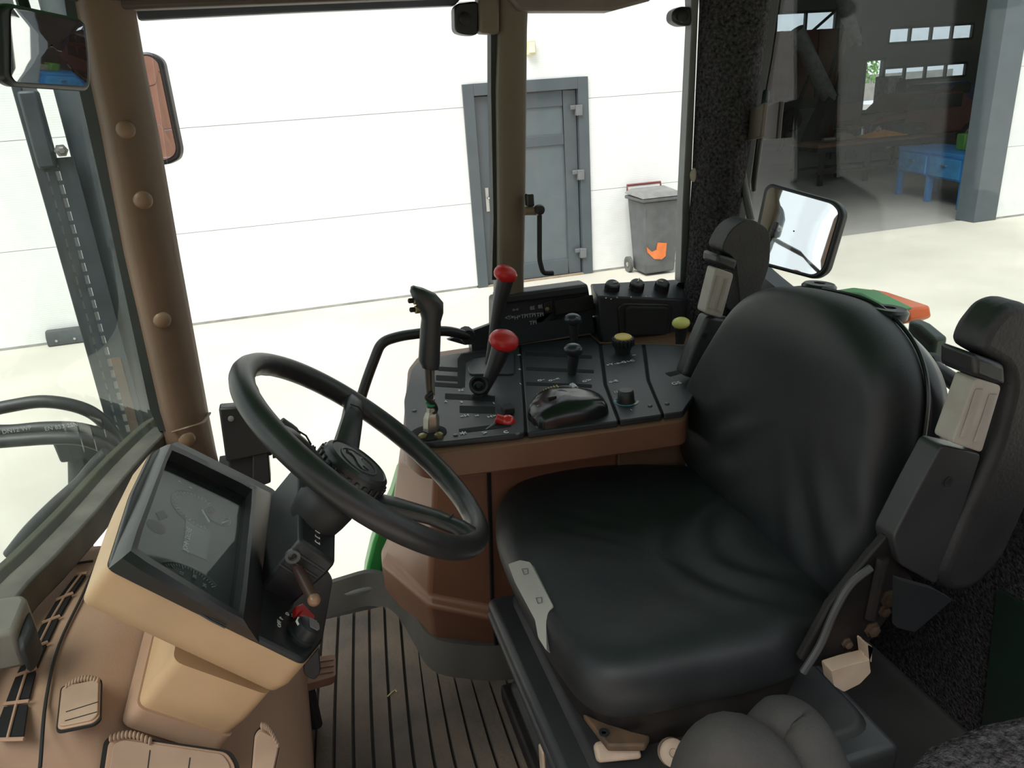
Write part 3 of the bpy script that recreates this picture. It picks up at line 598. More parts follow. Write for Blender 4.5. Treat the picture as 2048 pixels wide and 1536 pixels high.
for k in range(8):
    d_ = V((math.cos(k*math.pi/4), math.sin(k*math.pi/4), 0))*0.0075
    fin(B().tube([a_*0.5+b_*0.5+d_, b_+d_], 0.0014, 5), 'grip_ridge', BLACKM, lv)
# --- steering wheel
sw_ = thing('steering_wheel', WC-WN*0.05, 'black three-spoke steering wheel with a ribbed round centre cap', 'steering wheel')
R_ = 0.195; n_ = 96; pts = []; rad = []
for k in range(n_):
    a = 2*math.pi*k/n_; pts.append(WC+(V((0, 1, 0))*math.cos(a)+WE*math.sin(a))*R_)
q = B(); rings = []
for k in range(n_):
    a = 2*math.pi*k/n_; d = V((0, 1, 0))*math.cos(a)+WE*math.sin(a); ring = []
    for j in range(14):
        b = 2*math.pi*j/14; r1 = 0.0165
        if math.cos(b) < -0.3: r1 *= 1-0.06*(0.5+0.5*math.cos(a*36))     # finger scallops on the inside
        ring.append(WC+d*(R_+math.cos(b)*r1)+WN*(math.sin(b)*r1))
    rings.append(ring)
rings.append(rings[0]); q.loft(rings, cap=False); fin(q, 'rim', STEERB, sw_, ang=80)
HD = -0.050                                  # hub sits below the rim plane
def spoke_px(px):                            # angle in the wheel plane of the rim point under a pixel
    p = Pl(WC, WN)(*px)-WC; return math.atan2(p.dot(WE), p.y)
for px in ((700, 790), (942, 1075), (520, 870)):
    a = spoke_px(px); d = V((0, 1, 0))*math.cos(a)+WE*math.sin(a); t_ = WN.cross(d)
    rs = []
    for s_, w_, h_, dn in ((0.025, 0.024, 0.013, HD-0.014), (0.07, 0.020, 0.012, HD*0.78), (0.13, 0.0165, 0.010, HD*0.22), (0.165, 0.015, 0.010, 0.0), (0.187, 0.017, 0.013, 0.0), (0.197, 0.012, 0.012, 0)):
        c = WC+d*s_+WN*dn; rs.append([c+t_*w_*x+WN*h_*y for x, y in ((-1, -.5), (-.7, -1), (.7, -1), (1, -.5), (1, .5), (.6, 1), (-.6, 1), (-1, .5))])
    sp_ = fin(B().loft(rs), 'spoke', STEERB, sw_, ang=50)
    c = WC+d*0.148+WN*(HD*0.08+0.010)
    fin(B().tube([c-t_*0.013, c+WN*0.003, c+t_*0.013], 0.0012, 5), 'spoke_seam', BLACKM, sp_)
HC = WC+WN*HD
hub = fin(B().lathe(HC-WN*0.028, WN, [(0.030, -0.02), (0.036, 0.0), (0.049, 0.006), (0.049, 0.014), (0.051, 0.018), (0.051, 0.026), (0.0515, 0.052), (0.050, 0.058), (0.045, 0.062), (0.043, 0.060), (0.0, 0.060)], 40), 'centre_cap', STEERB, sw_, ang=35)
for k in range(26):
    a = 2*math.pi*k/26; d = V((0, 1, 0))*math.cos(a)+WE*math.sin(a); t_ = WN.cross(d)
    rot = M((t_, d, WN)).transposed()
    fin(B().box(HC+d*0.0525+WN*0.010, (0.0062, 0.005, 0.025), rot), 'cap_rib', STEERB, hub, bevel=0.001)
ec = HC+WN*0.0325
fin(B().tube([ec+(V((0, 1, 0))*math.cos(k*math.pi/18)+WE*math.sin(k*math.pi/18))*0.029 for k in range(36)], 0.0013, 6, closed=True), 'emblem_ring', mat('emblem_grey', (0.10, 0.10, 0.105), 0.35), hub)
deer = [(-18, -2), (-10, 3), (-4, 4), (4, 6), (8, 10), (6, 16), (9, 12), (13, 15), (11, 11), (16, 9), (15, 6), (11, 5), (10, 0), (16, -5), (14, -7), (7, -3), (1, -3), (-3, -6), (-9, -12), (-11, -11), (-7, -5), (-11, -2), (-17, -6)]
fin(B().prism([ec+V((0, 1, 0))*x*0.0013+WE*y*0.0013+WN*0.0015 for x, y in deer], -WN*0.002), 'emblem', mat('emblem_grey', (0, 0, 0)), hub, smooth=False)
# --- black control box on the far side, brown pedal
cbx = thing('control_box', atY(490, 970, 1.46), 'black control box on a bracket between front post and steering wheel', 'control box')
y_ = 1.46
fin(B().prism([atY(x, y, y_) for x, y in ((437, 817), (490, 813), (560, 850), (552, 905), (452, 925))], (0.0, 0.03, 0.0)), 'upper_plate', BLACKP, cbx, bevel=0.004)
fin(B().prism([atY(x, y, y_+0.01) for x, y in ((452, 880), (552, 868), (545, 912), (516, 915), (518, 965), (458, 945))], (0.0, 0.045, 0.0)), 'box_body', BLACKM, cbx, bevel=0.004)
fin(B().prism([atY(x, y, y_+0.004) for x, y in ((505, 900), (536, 897), (542, 966), (520, 974), (505, 968))], (0.0, 0.04, 0.0)), 'side_bracket', BLACKP, cbx, bevel=0.003)
fin(B().lathe(atY(462, 837, y_), (0, -1, 0), [(0.006, 0), (0.006, 0.002), (0.003, 0.003)], 8), 'screw', mat('edge_grey', (0, 0, 0)), cbx)
fin(B().tube(cr([atY(545, 905, y_), atY(575, 900, y_), atY(590, 870, y_), atY(560, 845, y_)], 4, False), 0.012, 10), 'cable', RUBBER, cbx)
fin(B().box2((-0.24, y_+0.03, 1.56), (-0.16, 1.60, 1.60)), 'mounting_arm', BLACKM, cbx)
pdl = thing('brake_pedal', atZ(640, 1365, FZ), 'brown rubber brake pedal showing beside the dashboard over the ribbed mat', 'pedal')
pp = Pl(atZ(645, 1340, FZ+0.15), (0.35, -0.1, 1))
pb = fin(B().prism(fillet(pp.many([(600, 1318), (668, 1308), (672, 1315), (672, 1352), (600, 1372)]), 0.006, 3, True), -pp.n*0.02), 'pedal_pad', mat('pedal_brown', (0.22, 0.12, 0.08), 0.7, scale=20), pdl, bevel=0.003)
for yy in (1322, 1334, 1346): fin(B().tube([pp(622, yy+4, 0.001), pp(667, yy-3, 0.001)], 0.0015, 5), 'pad_rib', BROWNC, pb)
fin(B().tube([pp(610, 1345, -0.02), pp(612, 1350, -0.02)+V((0.0, 0.0, -0.125))], 0.012, 8), 'pedal_arm', BLACKM, pdl)
q = atY(628, 1330, 0.84)
fin(B().prism(fillet([atY(x, y, 0.87) for x, y in ((606, 1330), (638, 1295), (642, 1345), (630, 1362), (608, 1352))], 0.008, 4, True), (0, 0.03, 0)), 'column_lock_lever', BLACKP, sc_, bevel=0.004)
# ================================================================== right hand console
CT = 1.74; CTP = Pl((0, 0, CT), (0, 0, 1))
NAVY = mat('console_black_blue', (0.026, 0.029, 0.036), 0.45, var=0.12, scale=9, bump=0.03, bscale=700)
SLOT = mat('slot_black', (0, 0, 0))
con = thing('side_console', (0.45, 1.4, FZ), 'brown side console with black control deck, levers and dials beside the seat', 'console')
# body: lofted from the deck lip to the floor, narrower below, with a ledge
def ring_(pts): return pts
RGT_X = 0.93
top = [atY(808, 905, 1.56), atY(800, 925, 1.45), atY(868, 952, 1.24), atY(985, 940, 1.225), V((0.62, 1.215, 1.66))]
mid = [atY(782, 1085, 1.57), atY(773, 1108, 1.52), atY(857, 1190, 1.31), atY(988, 1216, 1.262), V((0.68, 1.20, 1.31))]
led = [atY(766, 1120, 1.57), atY(763, 1130, 1.50), atY(857, 1212, 1.285), atY(988, 1238, 1.24), V((0.68, 1.18, 1.29))]
bot = [atZ(770, 1190, FZ), atZ(785, 1205, FZ), atZ(872, 1302, FZ), atZ(992, 1318, FZ), V((0.68, 1.235, FZ))]
for r_ in (top, mid, led, bot): r_[0] = V((r_[0].x, 1.61, r_[0].z))
def closeb(r_): return r_+[V((0.80, 1.43, r_[-1].z)), V((RGT_X, 1.60, r_[-1].z)), V((RGT_X-0.05, 1.615, r_[-1].z))]
body = fin(B().loft([closeb(r_) for r_ in (bot, led, mid, top)]), 'console_body', BROWNC, con, bevel=0.012, seg=3)
fin(B().tube([p+V((0, -0.003, 0)) for p in (atY(977, 942, 1.224), atY(984, 1216, 1.262), atY(988, 1240, 1.24), atZ(993, 1318, FZ))], 0.004, 6), 'panel_gap', SLOT, body)
fin(B().prism([atY(x, y, 1.208) for x, y in ((1236, 905), (1372, 886), (1372, 960), (1236, 960))], (0, 0.02, 0)), 'inspection_cover', mat('cover_tan_brown', (0.17, 0.105, 0.065), 0.5), body, bevel=0.003)
# brown lip with rounded front corner, black deck plates on it
lip = CTP.many([(803, 878), (845, 906), (1052, 880), (1255, 852), (1372, 836)])+[V((0.80, 1.42, CT)), V((RGT_X, 1.60, CT)), V((RGT_X-0.05, 1.615, CT))]+CTP.many([(1000, 682), (838, 706), (815, 735)])
lip = fillet(lip, [0.05, 0.04, 0.02, 0.02, 0.02, 0.01, 0.01, 0.01, 0.02, 0.03, 0.02], 5, True)
q = B(); q.loft([[V((p.x, p.y, p.z-0.003)) for p in lip], [V((p.x, p.y, CT-0.055)) for p in lip]]); fin(q, 'console_lip', BROWNC, con, bevel=0.006)
fin(B().lathe(atY(902, 903, 1.172), (0, -1, 0.1), [(0.005, -0.006), (0.0055, 0.0015), (0.003, 0.0015)], 12), 'lip_screw_hole', SLOT, body)
def deck(pix, name='deck_plate', r_=0.01, th=0.012, m_=NAVY): return slab(name, pix, CTP, th, m_, con, off=0.008, rnd=r_, bevel=0.002)
slab('deck_underlay', [(834, 880), (866, 885), (1050, 865), (1236, 841), (1364, 822), (1420, 735), (1408, 693), (1202, 689), (1180, 673), (1040, 691), (1000, 693), (870, 715), (838, 723), (824, 739), (811, 800), (813, 850)], CTP, 0.008, mat('slot_black', (0, 0, 0)), con, off=0.004, rnd=0.01)
d1 = deck([(832, 880), (866, 886), (1050, 866), (1038, 690), (1000, 692), (870, 714), (836, 722), (822, 738), (808, 800), (810, 850)], r_=0.014)
d2_ = deck([(1055, 865), (1236, 842), (1208, 768), (1198, 690), (1180, 672), (1042, 690)], r_=0.004)
d3 = deck([(1240, 841), (1324, 829), (1294, 760), (1284, 684), (1203, 690), (1213, 768)], r_=0.004)
d4 = deck([(1328, 828), (1366, 823), (1424, 735), (1410, 692), (1289, 684), (1299, 760)], r_=0.004)
# slots: black inlays let into the plates
def slot(pix, parent, name='slot', r_=0.003): 
    P = CTP.many(pix, 0.0085); return fin(B().prism(fillet(P, r_, 3, True), (0, 0, -0.004)), name, SLOT, parent, smooth=False)
def bar_slot(a, b, h, parent): return slot([(a[0], a[1]-h), (b[0], b[1]-h), (b[0], b[1]+h), (a[0], a[1]+h)], parent)
for a, b, h in (((876, 737), (930, 740), 4), ((872, 755), (925, 758), 5), ((868, 768), (925, 772), 4), ((890, 792), (990, 797), 5.5), ((919, 818), (990, 820), 7)): bar_slot(a, b, h, d1)
slot([(917, 858), (1020, 845), (1022, 853), (955, 862), (919, 866)], d1)
gate = slot([(915, 718), (922, 708), (965, 703), (985, 703), (986, 711), (945, 716), (932, 724), (930, 775), (915, 772)], d1, 'gear_gate', 0.004)
rp_ = slab('range_plate', [(935, 735), (950, 717), (1028, 706), (1028, 747), (940, 748)], CTP, 0.004, mat('range_plate_black', (0.03, 0.033, 0.037), 0.4), d1, off=0.012, rnd=0.01, bevel=0.001)
for a, b, h in (((1050, 707), (1184, 714), 3.2), ((1052, 737), (1188, 743), 3.2), ((1052, 767), (1184, 772), 3.2)): bar_slot(a, b, h, d2_)
slot([(1330, 746), (1365, 738), (1372, 744), (1340, 753)], d4)
# seams and screws
for px in ((927, 708), (941, 744), (1015, 741), (829, 822), (911, 871), (1035, 869), (1075, 855), (1300, 812), (1334, 808)):
    fin(B().lathe(CTP(*px, 0.008), (0, 0, 1), [(0.0045, 0), (0.004, 0.002), (0.002, 0.0025)], 8), 'screw', mat('dull_screw', (0.10, 0.11, 0.11), 0.4, 0.6), d1 if px[0] < 1040 else d2_)
# printed symbols: small flat marks
def mark(s_, px, size, parent, xd=(1, 0.05, 0)):
    text('marking', s_, CTP(*px, 0.0092), xd, (-0.05, 1, 0), size*1.35, WHITE, parent)
for s_, px, sz in (('N', (918, 783), .010), ('4', (889, 805), .009), ('3', (921, 806), .009), ('1', (986, 808), .008), ('<H', (921, 835), .010), ('N', (951, 833), .007), ('H>', (976, 836), .010), ('*', (924, 874), .022), ('>', (966, 869), .013), ('c', (1008, 867), .016)): mark(s_, px, sz, d1)
for s_, px, sz in (('III', (1036, 711), .007), ('II', (1038, 740), .008), ('I', (1041, 769), .008), ('o-', (1076, 763), .014), ('o-<', (1098, 763), .013), ('o>', (1166, 765), .014)): mark(s_, px, sz, d2_)
for s_, px, sz in (('+Y-o-G', (1214, 732), .011), ('i-C', (1256, 724), .010), ('~', (1266, 712), .012), ('o-8', (1219, 766), .011), ('//A--', (1230, 787), .012), ('2', (1230, 803), .006), ('1', (1262, 821), .006)): mark(s_, px, sz, d3)
mark('GS', (1346, 770), .013, d4)
# ---- levers
DGREY = mat('grip_black', (0.022, 0.023, 0.025), 0.45, var=0.1)
def lever(name, label, base, ym, path, rad, m_, flat=None):
    P = [atY(x, y, ym) for x, y in path]
    o = fin(B().tube(cr(P, 4, False), [rad[min(int(i/4), len(rad)-1)]*(1-(i % 4)/4)+rad[min(int(i/4)+1, len(rad)-1)]*((i % 4)/4) for i in range(len(cr(P, 4, False)))], 14, flat=flat), name, m_, con, ang=80)
    o['label'] = label; return o
def cap(parent, c, ax, r, h, m_, sx=1.0, xa=None, name='knob_cap', prof=None):
    return fin(B().lathe(c, ax, prof or [(r*0.80, -h*0.55), (r*0.97, -h*0.25), (r, 0), (r*0.93, h*0.35), (r*0.7, h*0.62), (r*0.35, h*0.76), (0, h*0.8)], 22, sx=sx, xa=xa), name, m_, parent, ang=80)
# far red-topped lever
L1 = lever('gear_lever', 'tall black lever with red top', None, 1.50, [(975, 738), (982, 700), (996, 620), (1004, 585), (1010, 560)], [0.007, 0.009, 0.0135, 0.0165, 0.018], DGREY)
ax = (atY(1010, 545, 1.5)-atY(1000, 600, 1.5)).normalized(); ax = (ax+V((0.35, -0.45, 0.1))).normalized()
cap(L1, atY(1011, 548, 1.495), ax, 0.026, 0.022, RED, sx=0.75, xa=(0, 1, 0.3))
# near red-topped lever with ring boot
L2 = lever('range_lever', 'short black lever with broad red top', None, 1.34, [(952, 822), (960, 795), (975, 765), (992, 725), (1004, 692)], [0.008, 0.010, 0.0115, 0.016, 0.020], DGREY)
cap(L2, atY(1008, 681, 1.335), (0.30, -0.45, 0.85), 0.030, 0.022, RED, sx=0.85, xa=(0, 1, 0.4))
c = atY(957, 772, 1.33)
fin(B().lathe(c, V((-0.1, -0.75, 0.65)), [(0.012, -0.015), (0.018, 0.0), (0.0185, 0.008), (0.014, 0.009), (0.010, 0.0), (0.005, -0.002), (0.005, 0.003), (0.0, 0.003)], 18), 'thumb_ring', BLACKP, L2)
fin(B().box(atY(955, 812, 1.33), (0.022, 0.012, 0.05)), 'lever_foot', BLACKM, L2, bevel=0.003)
# pair of black knob levers
for nm, lb, ym, path, k in (('remote_lever', 'near one of the two blue-black knob levers', 1.37, [(1143, 772), (1144, 745), (1147, 712), (1148, 700)], (1147, 700)),
                            ('remote_lever', 'far one of the two blue-black knob levers', 1.50, [(1147, 712), (1148, 680), (1147, 650), (1147, 640)], (1146, 639))):
    L_ = lever(nm, lb, None, ym, path, [0.007, 0.009, 0.0125, 0.012], BLACKP)
    fin(B().ball(atY(*k, ym-0.004), (0.021, 0.017, 0.0145), M.Rotation(math.radians(12), 3, 'Y')), 'knob', mat('knob_blue_black', (0.025, 0.03, 0.037), 0.28, coat=0.3), L_)
# red ball throttle lock lever
L_ = fin(B().tube([CTP(970, 862, 0.006), atY(996, 842, 1.20)], 0.0025, 6), 'hand_lever', mat('dull_screw', (0, 0, 0)), con); L_['label'] = 'thin steel lever with red ball knob'
c = atY(1016, 845, 1.195)
fin(B().tube([atY(992, 836, 1.20), atY(1004, 841, 1.197), c], [0.008, 0.0095, 0.012], 12), 'knob_neck', RED, L_)
fin(B().ball(c, (0.0145, 0.0145, 0.0145)), 'knob', mat('red_gloss', (0.62, 0.02, 0.02), 0.22, var=0.05, coat=0.5), L_)
q = B(); q.box(CTP(1015, 818, 0.014), (0.02, 0.028, 0.012)); fin(q, 'toggle_switch', BLACKM, con, bevel=0.002)
# throttle quadrant: black hump with ribbed inlay and chrome tab
hp = [(1056, 830), (1062, 846), (1085, 858), (1130, 852), (1212, 832), (1208, 808), (1180, 800), (1130, 798), (1080, 806)]
basep = CTP.many(hp, 0.008); cen = sum(basep, V((0, 0, 0)))/len(basep)
bs = cr(basep, 4); rings = []
for s_, h in ((1.0, 0), (0.985, 0.012), (0.93, 0.022), (0.80, 0.030), (0.55, 0.036), (0.22, 0.038)):
    rings.append([cen+(p-cen)*s_+V((0.0, 0.004*h/0.04, h*(0.75+0.25*math.cos((p.x-cen.x)*14)))) for p in bs])
hum = fin(B().loft(rings), 'throttle_quadrant', mat('gloss_black', (0.012, 0.012, 0.013), 0.22, var=0.1), con, ang=70)
def onh(px, ym=1.235): return atY(*px, ym)
arc = [onh(p) for p in ((1066, 806), (1080, 792), (1098, 782), (1120, 776), (1145, 775), (1166, 780))]
fin(B().tube(cr(arc, 4, False), 0.006, 8, flat=0.6), 'arc_rail', BLACKP, hum)
for k in range(9):
    p = cr(arc, 4, False)[3+k]; fin(B().box(p+V((0, -0.002, 0.004)), (0.0022, 0.012, 0.004)), 'tan_tick', mat('tan_print', (0.45, 0.30, 0.12), 0.5), hum)
fin(B().prism([onh(p, 1.225) for p in ((1144, 777), (1156, 773), (1166, 786), (1168, 794), (1158, 796))], (0, 0.022, 0.002)), 'chrome_tab', mat('tab_grey_metal', (0.30, 0.33, 0.34), 0.25, 0.8), hum, bevel=0.003)
for p in ((1105, 800), (1120, 818), (1125, 832)): fin(B().box(atY(*p, 1.185), (0.016, 0.003, 0.013)), 'indicator_button', BLACKM, hum, bevel=0.001)
for s_, p in (('L', (1096, 829)), ('x', (1100, 842)), ('x', (1074, 815))): text('marking', s_, atY(*p, 1.178), (1, 0, 0), (0, 0.5, 0.86), 0.009, WHITE, hum)
# dial with blue scale, yellow PTO knob, yellow lever
c = CTP(1252, 803, 0.008)
kn = fin(B().lathe(c, (0, 0, 1), [(0.017, 0), (0.016, 0.004), (0.0145, 0.020), (0.012, 0.023), (0, 0.0235)], 24), 'depth_dial', BLACKP, con)
fin(B().tube([c+V((math.cos(a)*0.021, math.sin(a)*0.021, 0.0006)) for a in [math.radians(110+k*10) for k in range(20)]], 0.0022, 6, flat=0.4), 'scale_ring', mat('scale_blue', (0.07, 0.22, 0.30), 0.5), kn)
fin(B().tube([c+V((math.cos(a)*0.021, math.sin(a)*0.021, 0.0008)) for a in [math.radians(290+k*8) for k in range(7)]], 0.0026, 6, flat=0.4), 'scale_ring', mat('scale_white', (0.6, 0.6, 0.56), 0.5), kn)
c = atY(1245, 706, 1.44); c.z = CT+0.008
k2 = fin(B().lathe(V((c.x, c.y, CT+0.004)), (0.0, -0.10, 1), [(0.016, 0), (0.017, 0.012), (0.0225, 0.028), (0.0235, 0.038), (0.0205, 0.042), (0.019, 0.042)], 26), 'pto_knob', BLACKP, con)
YEL = mat('yellow_plastic', (0.72, 0.50, 0.11), 0.45, var=0.06)
tp = V((c.x, c.y, CT+0.004))+V((0, -0.10, 1)).normalized()*0.042
fin(B().lathe(tp, (0, -0.10, 1), [(0.0185, -0.002), (0.0185, 0.002), (0.016, 0.0035), (0, 0.004)], 24), 'knob_face', YEL, k2)
for k in range(18):
    a = 2*math.pi*k/18; fin(B().box(tp+V((math.cos(a)*0.0225, math.sin(a)*0.0225, -0.010)), (0.004, 0.004, 0.016)), 'knob_ridge', BLACKP, k2, bevel=0.001)
L_ = lever('hitch_lever', 'black lever with pale yellow top', None, 1.47, [(1352, 742), (1358, 700), (1362, 668), (1362, 655)], [0.007, 0.008, 0.013, 0.016], BLACKM)
cap(L_, atY(1362, 646, 1.465), (0, -0.3, 1), 0.021, 0.014, mat('pale_yellow', (0.70, 0.66, 0.18), 0.4), sx=0.8, xa=(0, 1, 0))
# ---- upright control panel along the window
yb = 1.555
pn = fin(B().prism(fillet([atY(x, y, 1.60) for x, y in ((986, 597), (1176, 570), (1192, 668), (1034, 690), (986, 690))], 0.008, 4, True), (0, 0.04, 0)), 'switch_panel', NAVY, con, bevel=0.006)
fin(B().prism([atY(x, y, 1.585) for x, y in ((994, 592), (1176, 568), (1180, 588), (1000, 610))], (0, 0.05, 0)), 'panel_hood', NAVY, con, bevel=0.006)
spn = Pl((0, 1.598, 0), (0, -1, 0))
fin(B().prism(spn.many([(1108, 600), (1186, 590), (1190, 620), (1112, 630)], 0.004), (0, 0.005, 0)), 'blank_cover', BLACKM, pn, bevel=0.002)
fin(B().prism(spn.many([(1088, 606), (1104, 600), (1106, 626), (1090, 628)], 0.004), (0, 0.005, 0)), 'lock_plate', BLACKP, pn, bevel=0.002)
fin(B().lathe(spn(1094, 618, 0.005), (0, -1, 0), [(0.005, 0), (0.005, 0.002), (0.002, 0.003)], 10), 'screw', mat('brassy', (0.3, 0.25, 0.12), 0.4, 0.7), pn)
for s_, px, sz in (('<!>', (1010, 640), .014), ('*H*', (1024, 640), .013), ('TPI', (1042, 637), .013), ('TPI', (1057, 635), .013), ('TPI', (1073, 634), .013), ('o-o', (1025, 622), .010), ('8E', (1060, 620), .012), ('8E', (1076, 617), .012), ('TPI', (1059, 650), .013)):
    text('marking', s_, spn(*px, 0.001), (1, 0, 0.0), (0, 0, 1), sz, DIMPRINT, pn)
bx_ = fin(B().loft([[atY(x, y, yb) for x, y in ((1196, 592), (1402, 600), (1412, 690), (1204, 686))], [atY(x, y, 1.64) for x, y in ((1180, 567), (1388, 556), (1400, 660), (1190, 660))]]), 'climate_panel', NAVY, con, bevel=0.004)
fin(B().prism(fillet([atY(x, y, yb-0.004) for x, y in ((1236, 614), (1248, 606), (1338, 608), (1346, 616), (1340, 672), (1240, 672))], 0.008, 4, True), (0, 0.01, 0)), 'speaker_surround', BLACKP, bx_, bevel=0.003)
fin(B().prism(fillet([atY(x, y, yb-0.010) for x, y in ((1252, 618), (1260, 613), (1336, 614), (1340, 620), (1334, 672), (1252, 672))], 0.008, 4, True), (0, 0.01, 0)), 'blank_cover', BLACKM, bx_, bevel=0.004)
fin(B().lathe(atY(1382, 613, yb), (0, -1, 0), [(0.013, -0.01), (0.013, 0.004), (0.010, 0.006), (0.008, 0.002), (0, 0.001)], 18), 'socket', BLACKM, bx_)
tn = V((0, -0.45, 0.9)).normalized()
for i, px in enumerate(((1223, 581), (1272, 579), (1322, 579))):
    c = atY(*px, 1.59)
    k_ = fin(B().lathe(c, tn, [(0.018, -0.006), (0.018, 0.004), (0.0165, 0.006), (0.0155, 0.020), (0.013, 0.0225), (0, 0.023)], 26), 'rotary_knob', BLACKP, con)
    for j in range(20):
        a = 2*math.pi*j/20; d = V((1, 0, 0))*math.cos(a)+V((0, 0.9, 0.45))*math.sin(a)
        fin(B().tube([c+d*0.0168+tn*0.005, c+d*0.0158+tn*0.019], 0.0011, 4), 'knob_ridge', BLACKM, k_)
    dv = [(0.012, 0.000), (0.008, 0.010), (-0.009, 0.006)][i]
    pt = V((1, 0, 0))*dv[0]+V((0, 0.9, 0.45))*dv[1]
    fin(B().tube([c+tn*0.0235, c+tn*0.0235+pt], 0.0018, 6), 'pointer', mat('pointer_cream', (0.6, 0.58, 0.42), 0.5), k_)
    if i == 2:
        for nm, a0, a1, m_ in (('red_scale', 180, 290, RED), ('blue_scale', 300, 380, mat('scale_blue', (0, 0, 0)))):
            fin(B().tube([c-tn*0.004+(V((1, 0, 0))*math.cos(math.radians(a0+(a1-a0)*j/10))+V((0, 0.9, 0.45))*math.sin(math.radians(a0+(a1-a0)*j/10)))*0.0205 for j in range(11)], 0.0022, 6), nm, m_, k_)
for px in ((1212, 596), (1222, 598), (1234, 595), (1262, 594), (1292, 593), (1301, 592)): fin(B().ball(atY(*px, yb-0.001), (0.002, 0.001, 0.0015), nu=6, nv=4), 'print_dot', WHITE, bx_)
fin(B().prism([atY(x, y, 1.60) for x, y in ((1356, 564), (1374, 564), (1382, 582), (1364, 583))], (0, 0.01, -0.01)), 'rocker_switch', BLACKP, con, bevel=0.002)
# brown edge line at the foot of the panel
fin(B().tube(CTP.many([(1036, 689), (1180, 668), (1200, 686), (1400, 692)], 0.008), 0.0025, 6), 'edge_trim', mat('edge_brown', (0.12, 0.07, 0.05), 0.5), con)
# ---- bolted-on loader joystick
js = thing('joystick_lever', CTP(862, 870, 0.0), 'black joystick grip with brass buttons on a steel fitting at the console front corner', 'joystick')
jy = 1.215
fin(B().lathe(CTP(857, 866, 0.0086), (0, 0, 1), [(0.032, 0), (0.032, 0.0008), (0.030, 0.001)], 24), 'deck_hole', SLOT, js)
hexs = fin(B().lathe(atY(862, 876, jy), (atY(863, 820, jy)-atY(862, 876, jy)), [(0.014, 0), (0.0145, 0.006), (0.0145, 0.038), (0.011, 0.048), (0.009, 0.050), (0.009, 0.058), (0.006, 0.060), (0.006, 0.075)], 6), 'steel_fitting', mat('fitting_steel', (0.42, 0.38, 0.31), 0.35, 0.8), js, bevel=0.001)
for p in ((846, 876), (878, 874)): fin(B().lathe(CTP(*p, 0.008), (0, 0, 1), [(0.008, 0), (0.008, 0.006), (0.005, 0.008)], 6), 'fitting_nut', mat('brassy', (0, 0, 0)), js)
fin(B().tube([atY(861, 815, jy), atY(856, 730, jy)], 0.0065, 10), 'rod', mat('rod_dull', (0.10, 0.085, 0.07), 0.5, 0.5), js)
fin(B().tube([atY(867, 790, jy-0.006), atY(866, 740, jy-0.006)], 0.0028, 6), 'wire', mat('wire_grey', (0.14, 0.13, 0.11), 0.6), js)
fin(B().tube(cr([atY(864, 785, jy-.006), atY(853, 795, jy-.012), atY(866, 806, jy-.010), atY(872, 818, jy-.004), atY(866, 828, jy-.006)], 5, False), 0.004, 8), 'cable_loop', RUBBER, js)
fin(B().tube(cr([atY(852, 806, jy-.01), atY(861, 812, jy-.016), atY(871, 810, jy-.008)], 5, False), 0.0022, 6), 'cable_tie', mat('tie_green', (0.01, 0.25, 0.10), 0.5), js)
gr_ = []
for cx, cy, w1, d1_ in ((859, 735, 18, .014), (858, 722, 21, .016), (861, 660, 20, .016), (862, 640, 19, .0155), (862, 622, 24, .018), (856, 602, 30, .019), (846, 586, 26, .018), (836, 576, 14, .012), (832, 573, 5, .005)):
    A, C_ = atY(cx-w1, cy+(-2), jy), atY(cx+w1, cy+2, jy); m_ = (A+C_)/2; hx = (C_-A)/2
    gr_.append([m_+hx*math.copysign(abs(math.cos(a))**0.75, math.cos(a))+V((0, 1, 0))*d1_*math.copysign(abs(math.sin(a))**0.75, math.sin(a)) for a in [2*math.pi*k/20 for k in range(20)]])
gp_ = fin(B().loft(gr_), 'grip', mat('grip_grey_black', (0.03, 0.033, 0.034), 0.42, var=0.08), js, ang=70)
for p in ((829, 601), (832, 619)):
    fin(B().lathe(atY(p[0]+2, p[1], jy-0.004), (-0.97, -0.2, 0.1), [(0.007, -0.004), (0.007, 0.003), (0.005, 0.004)], 8), 'button_nut', mat('brassy', (0, 0, 0)), gp_)
    fin(B().lathe(atY(p[0]-2, p[1], jy-0.004), (-0.97, -0.2, 0.1), [(0.0042, 0), (0.0042, 0.008), (0.003, 0.009)], 10), 'push_button', BLACKM, gp_)
# ================================================================== the seat
SEATM = mat('black_seat_vinyl', (0.019, 0.0205, 0.023), 0.50, var=0.12, scale=14, bump=0.05, bscale=350)
SHELLM = mat('seat_shell_black', (0.018, 0.019, 0.021), 0.30, var=0.1)
GRIPG = mat('grip_light_grey', (0.40, 0.37, 0.33), 0.5, col2=(0.33, 0.29, 0.25), scale=25)
BEIGEH = mat('handle_beige', (0.48, 0.38, 0.29), 0.5, col2=(0.36, 0.26, 0.19), scale=18)
RUSTY = mat('rusty_black_steel', (0.022, 0.018, 0.016), 0.6, 0.3, col2=(0.010, 0.009, 0.009), scale=22)
seat = thing('driver_seat', (0.46, 0.92, FZ), 'black vinyl tractor seat with raised armrests on a black suspension base', 'seat')
def hsh(x, y): return math.sin(x)*math.cos(y)
SZ = 1.575
out = [(991, 1065), (996, 1016), (1030, 981), (1100, 958), (1200, 948), (1300, 946), (1420, 958), (1560, 1030), (1665, 1150), (1668, 1220), (1625, 1292), (1520, 1335), (1400, 1360), (1300, 1383), (1215, 1390), (1158, 1364), (1112, 1310), (1072, 1250), (1030, 1168), (1004, 1112)]
O_ = cr([atZ(x, y, SZ) for x, y in out], 6); oc = V((0.46, 0.92, SZ))
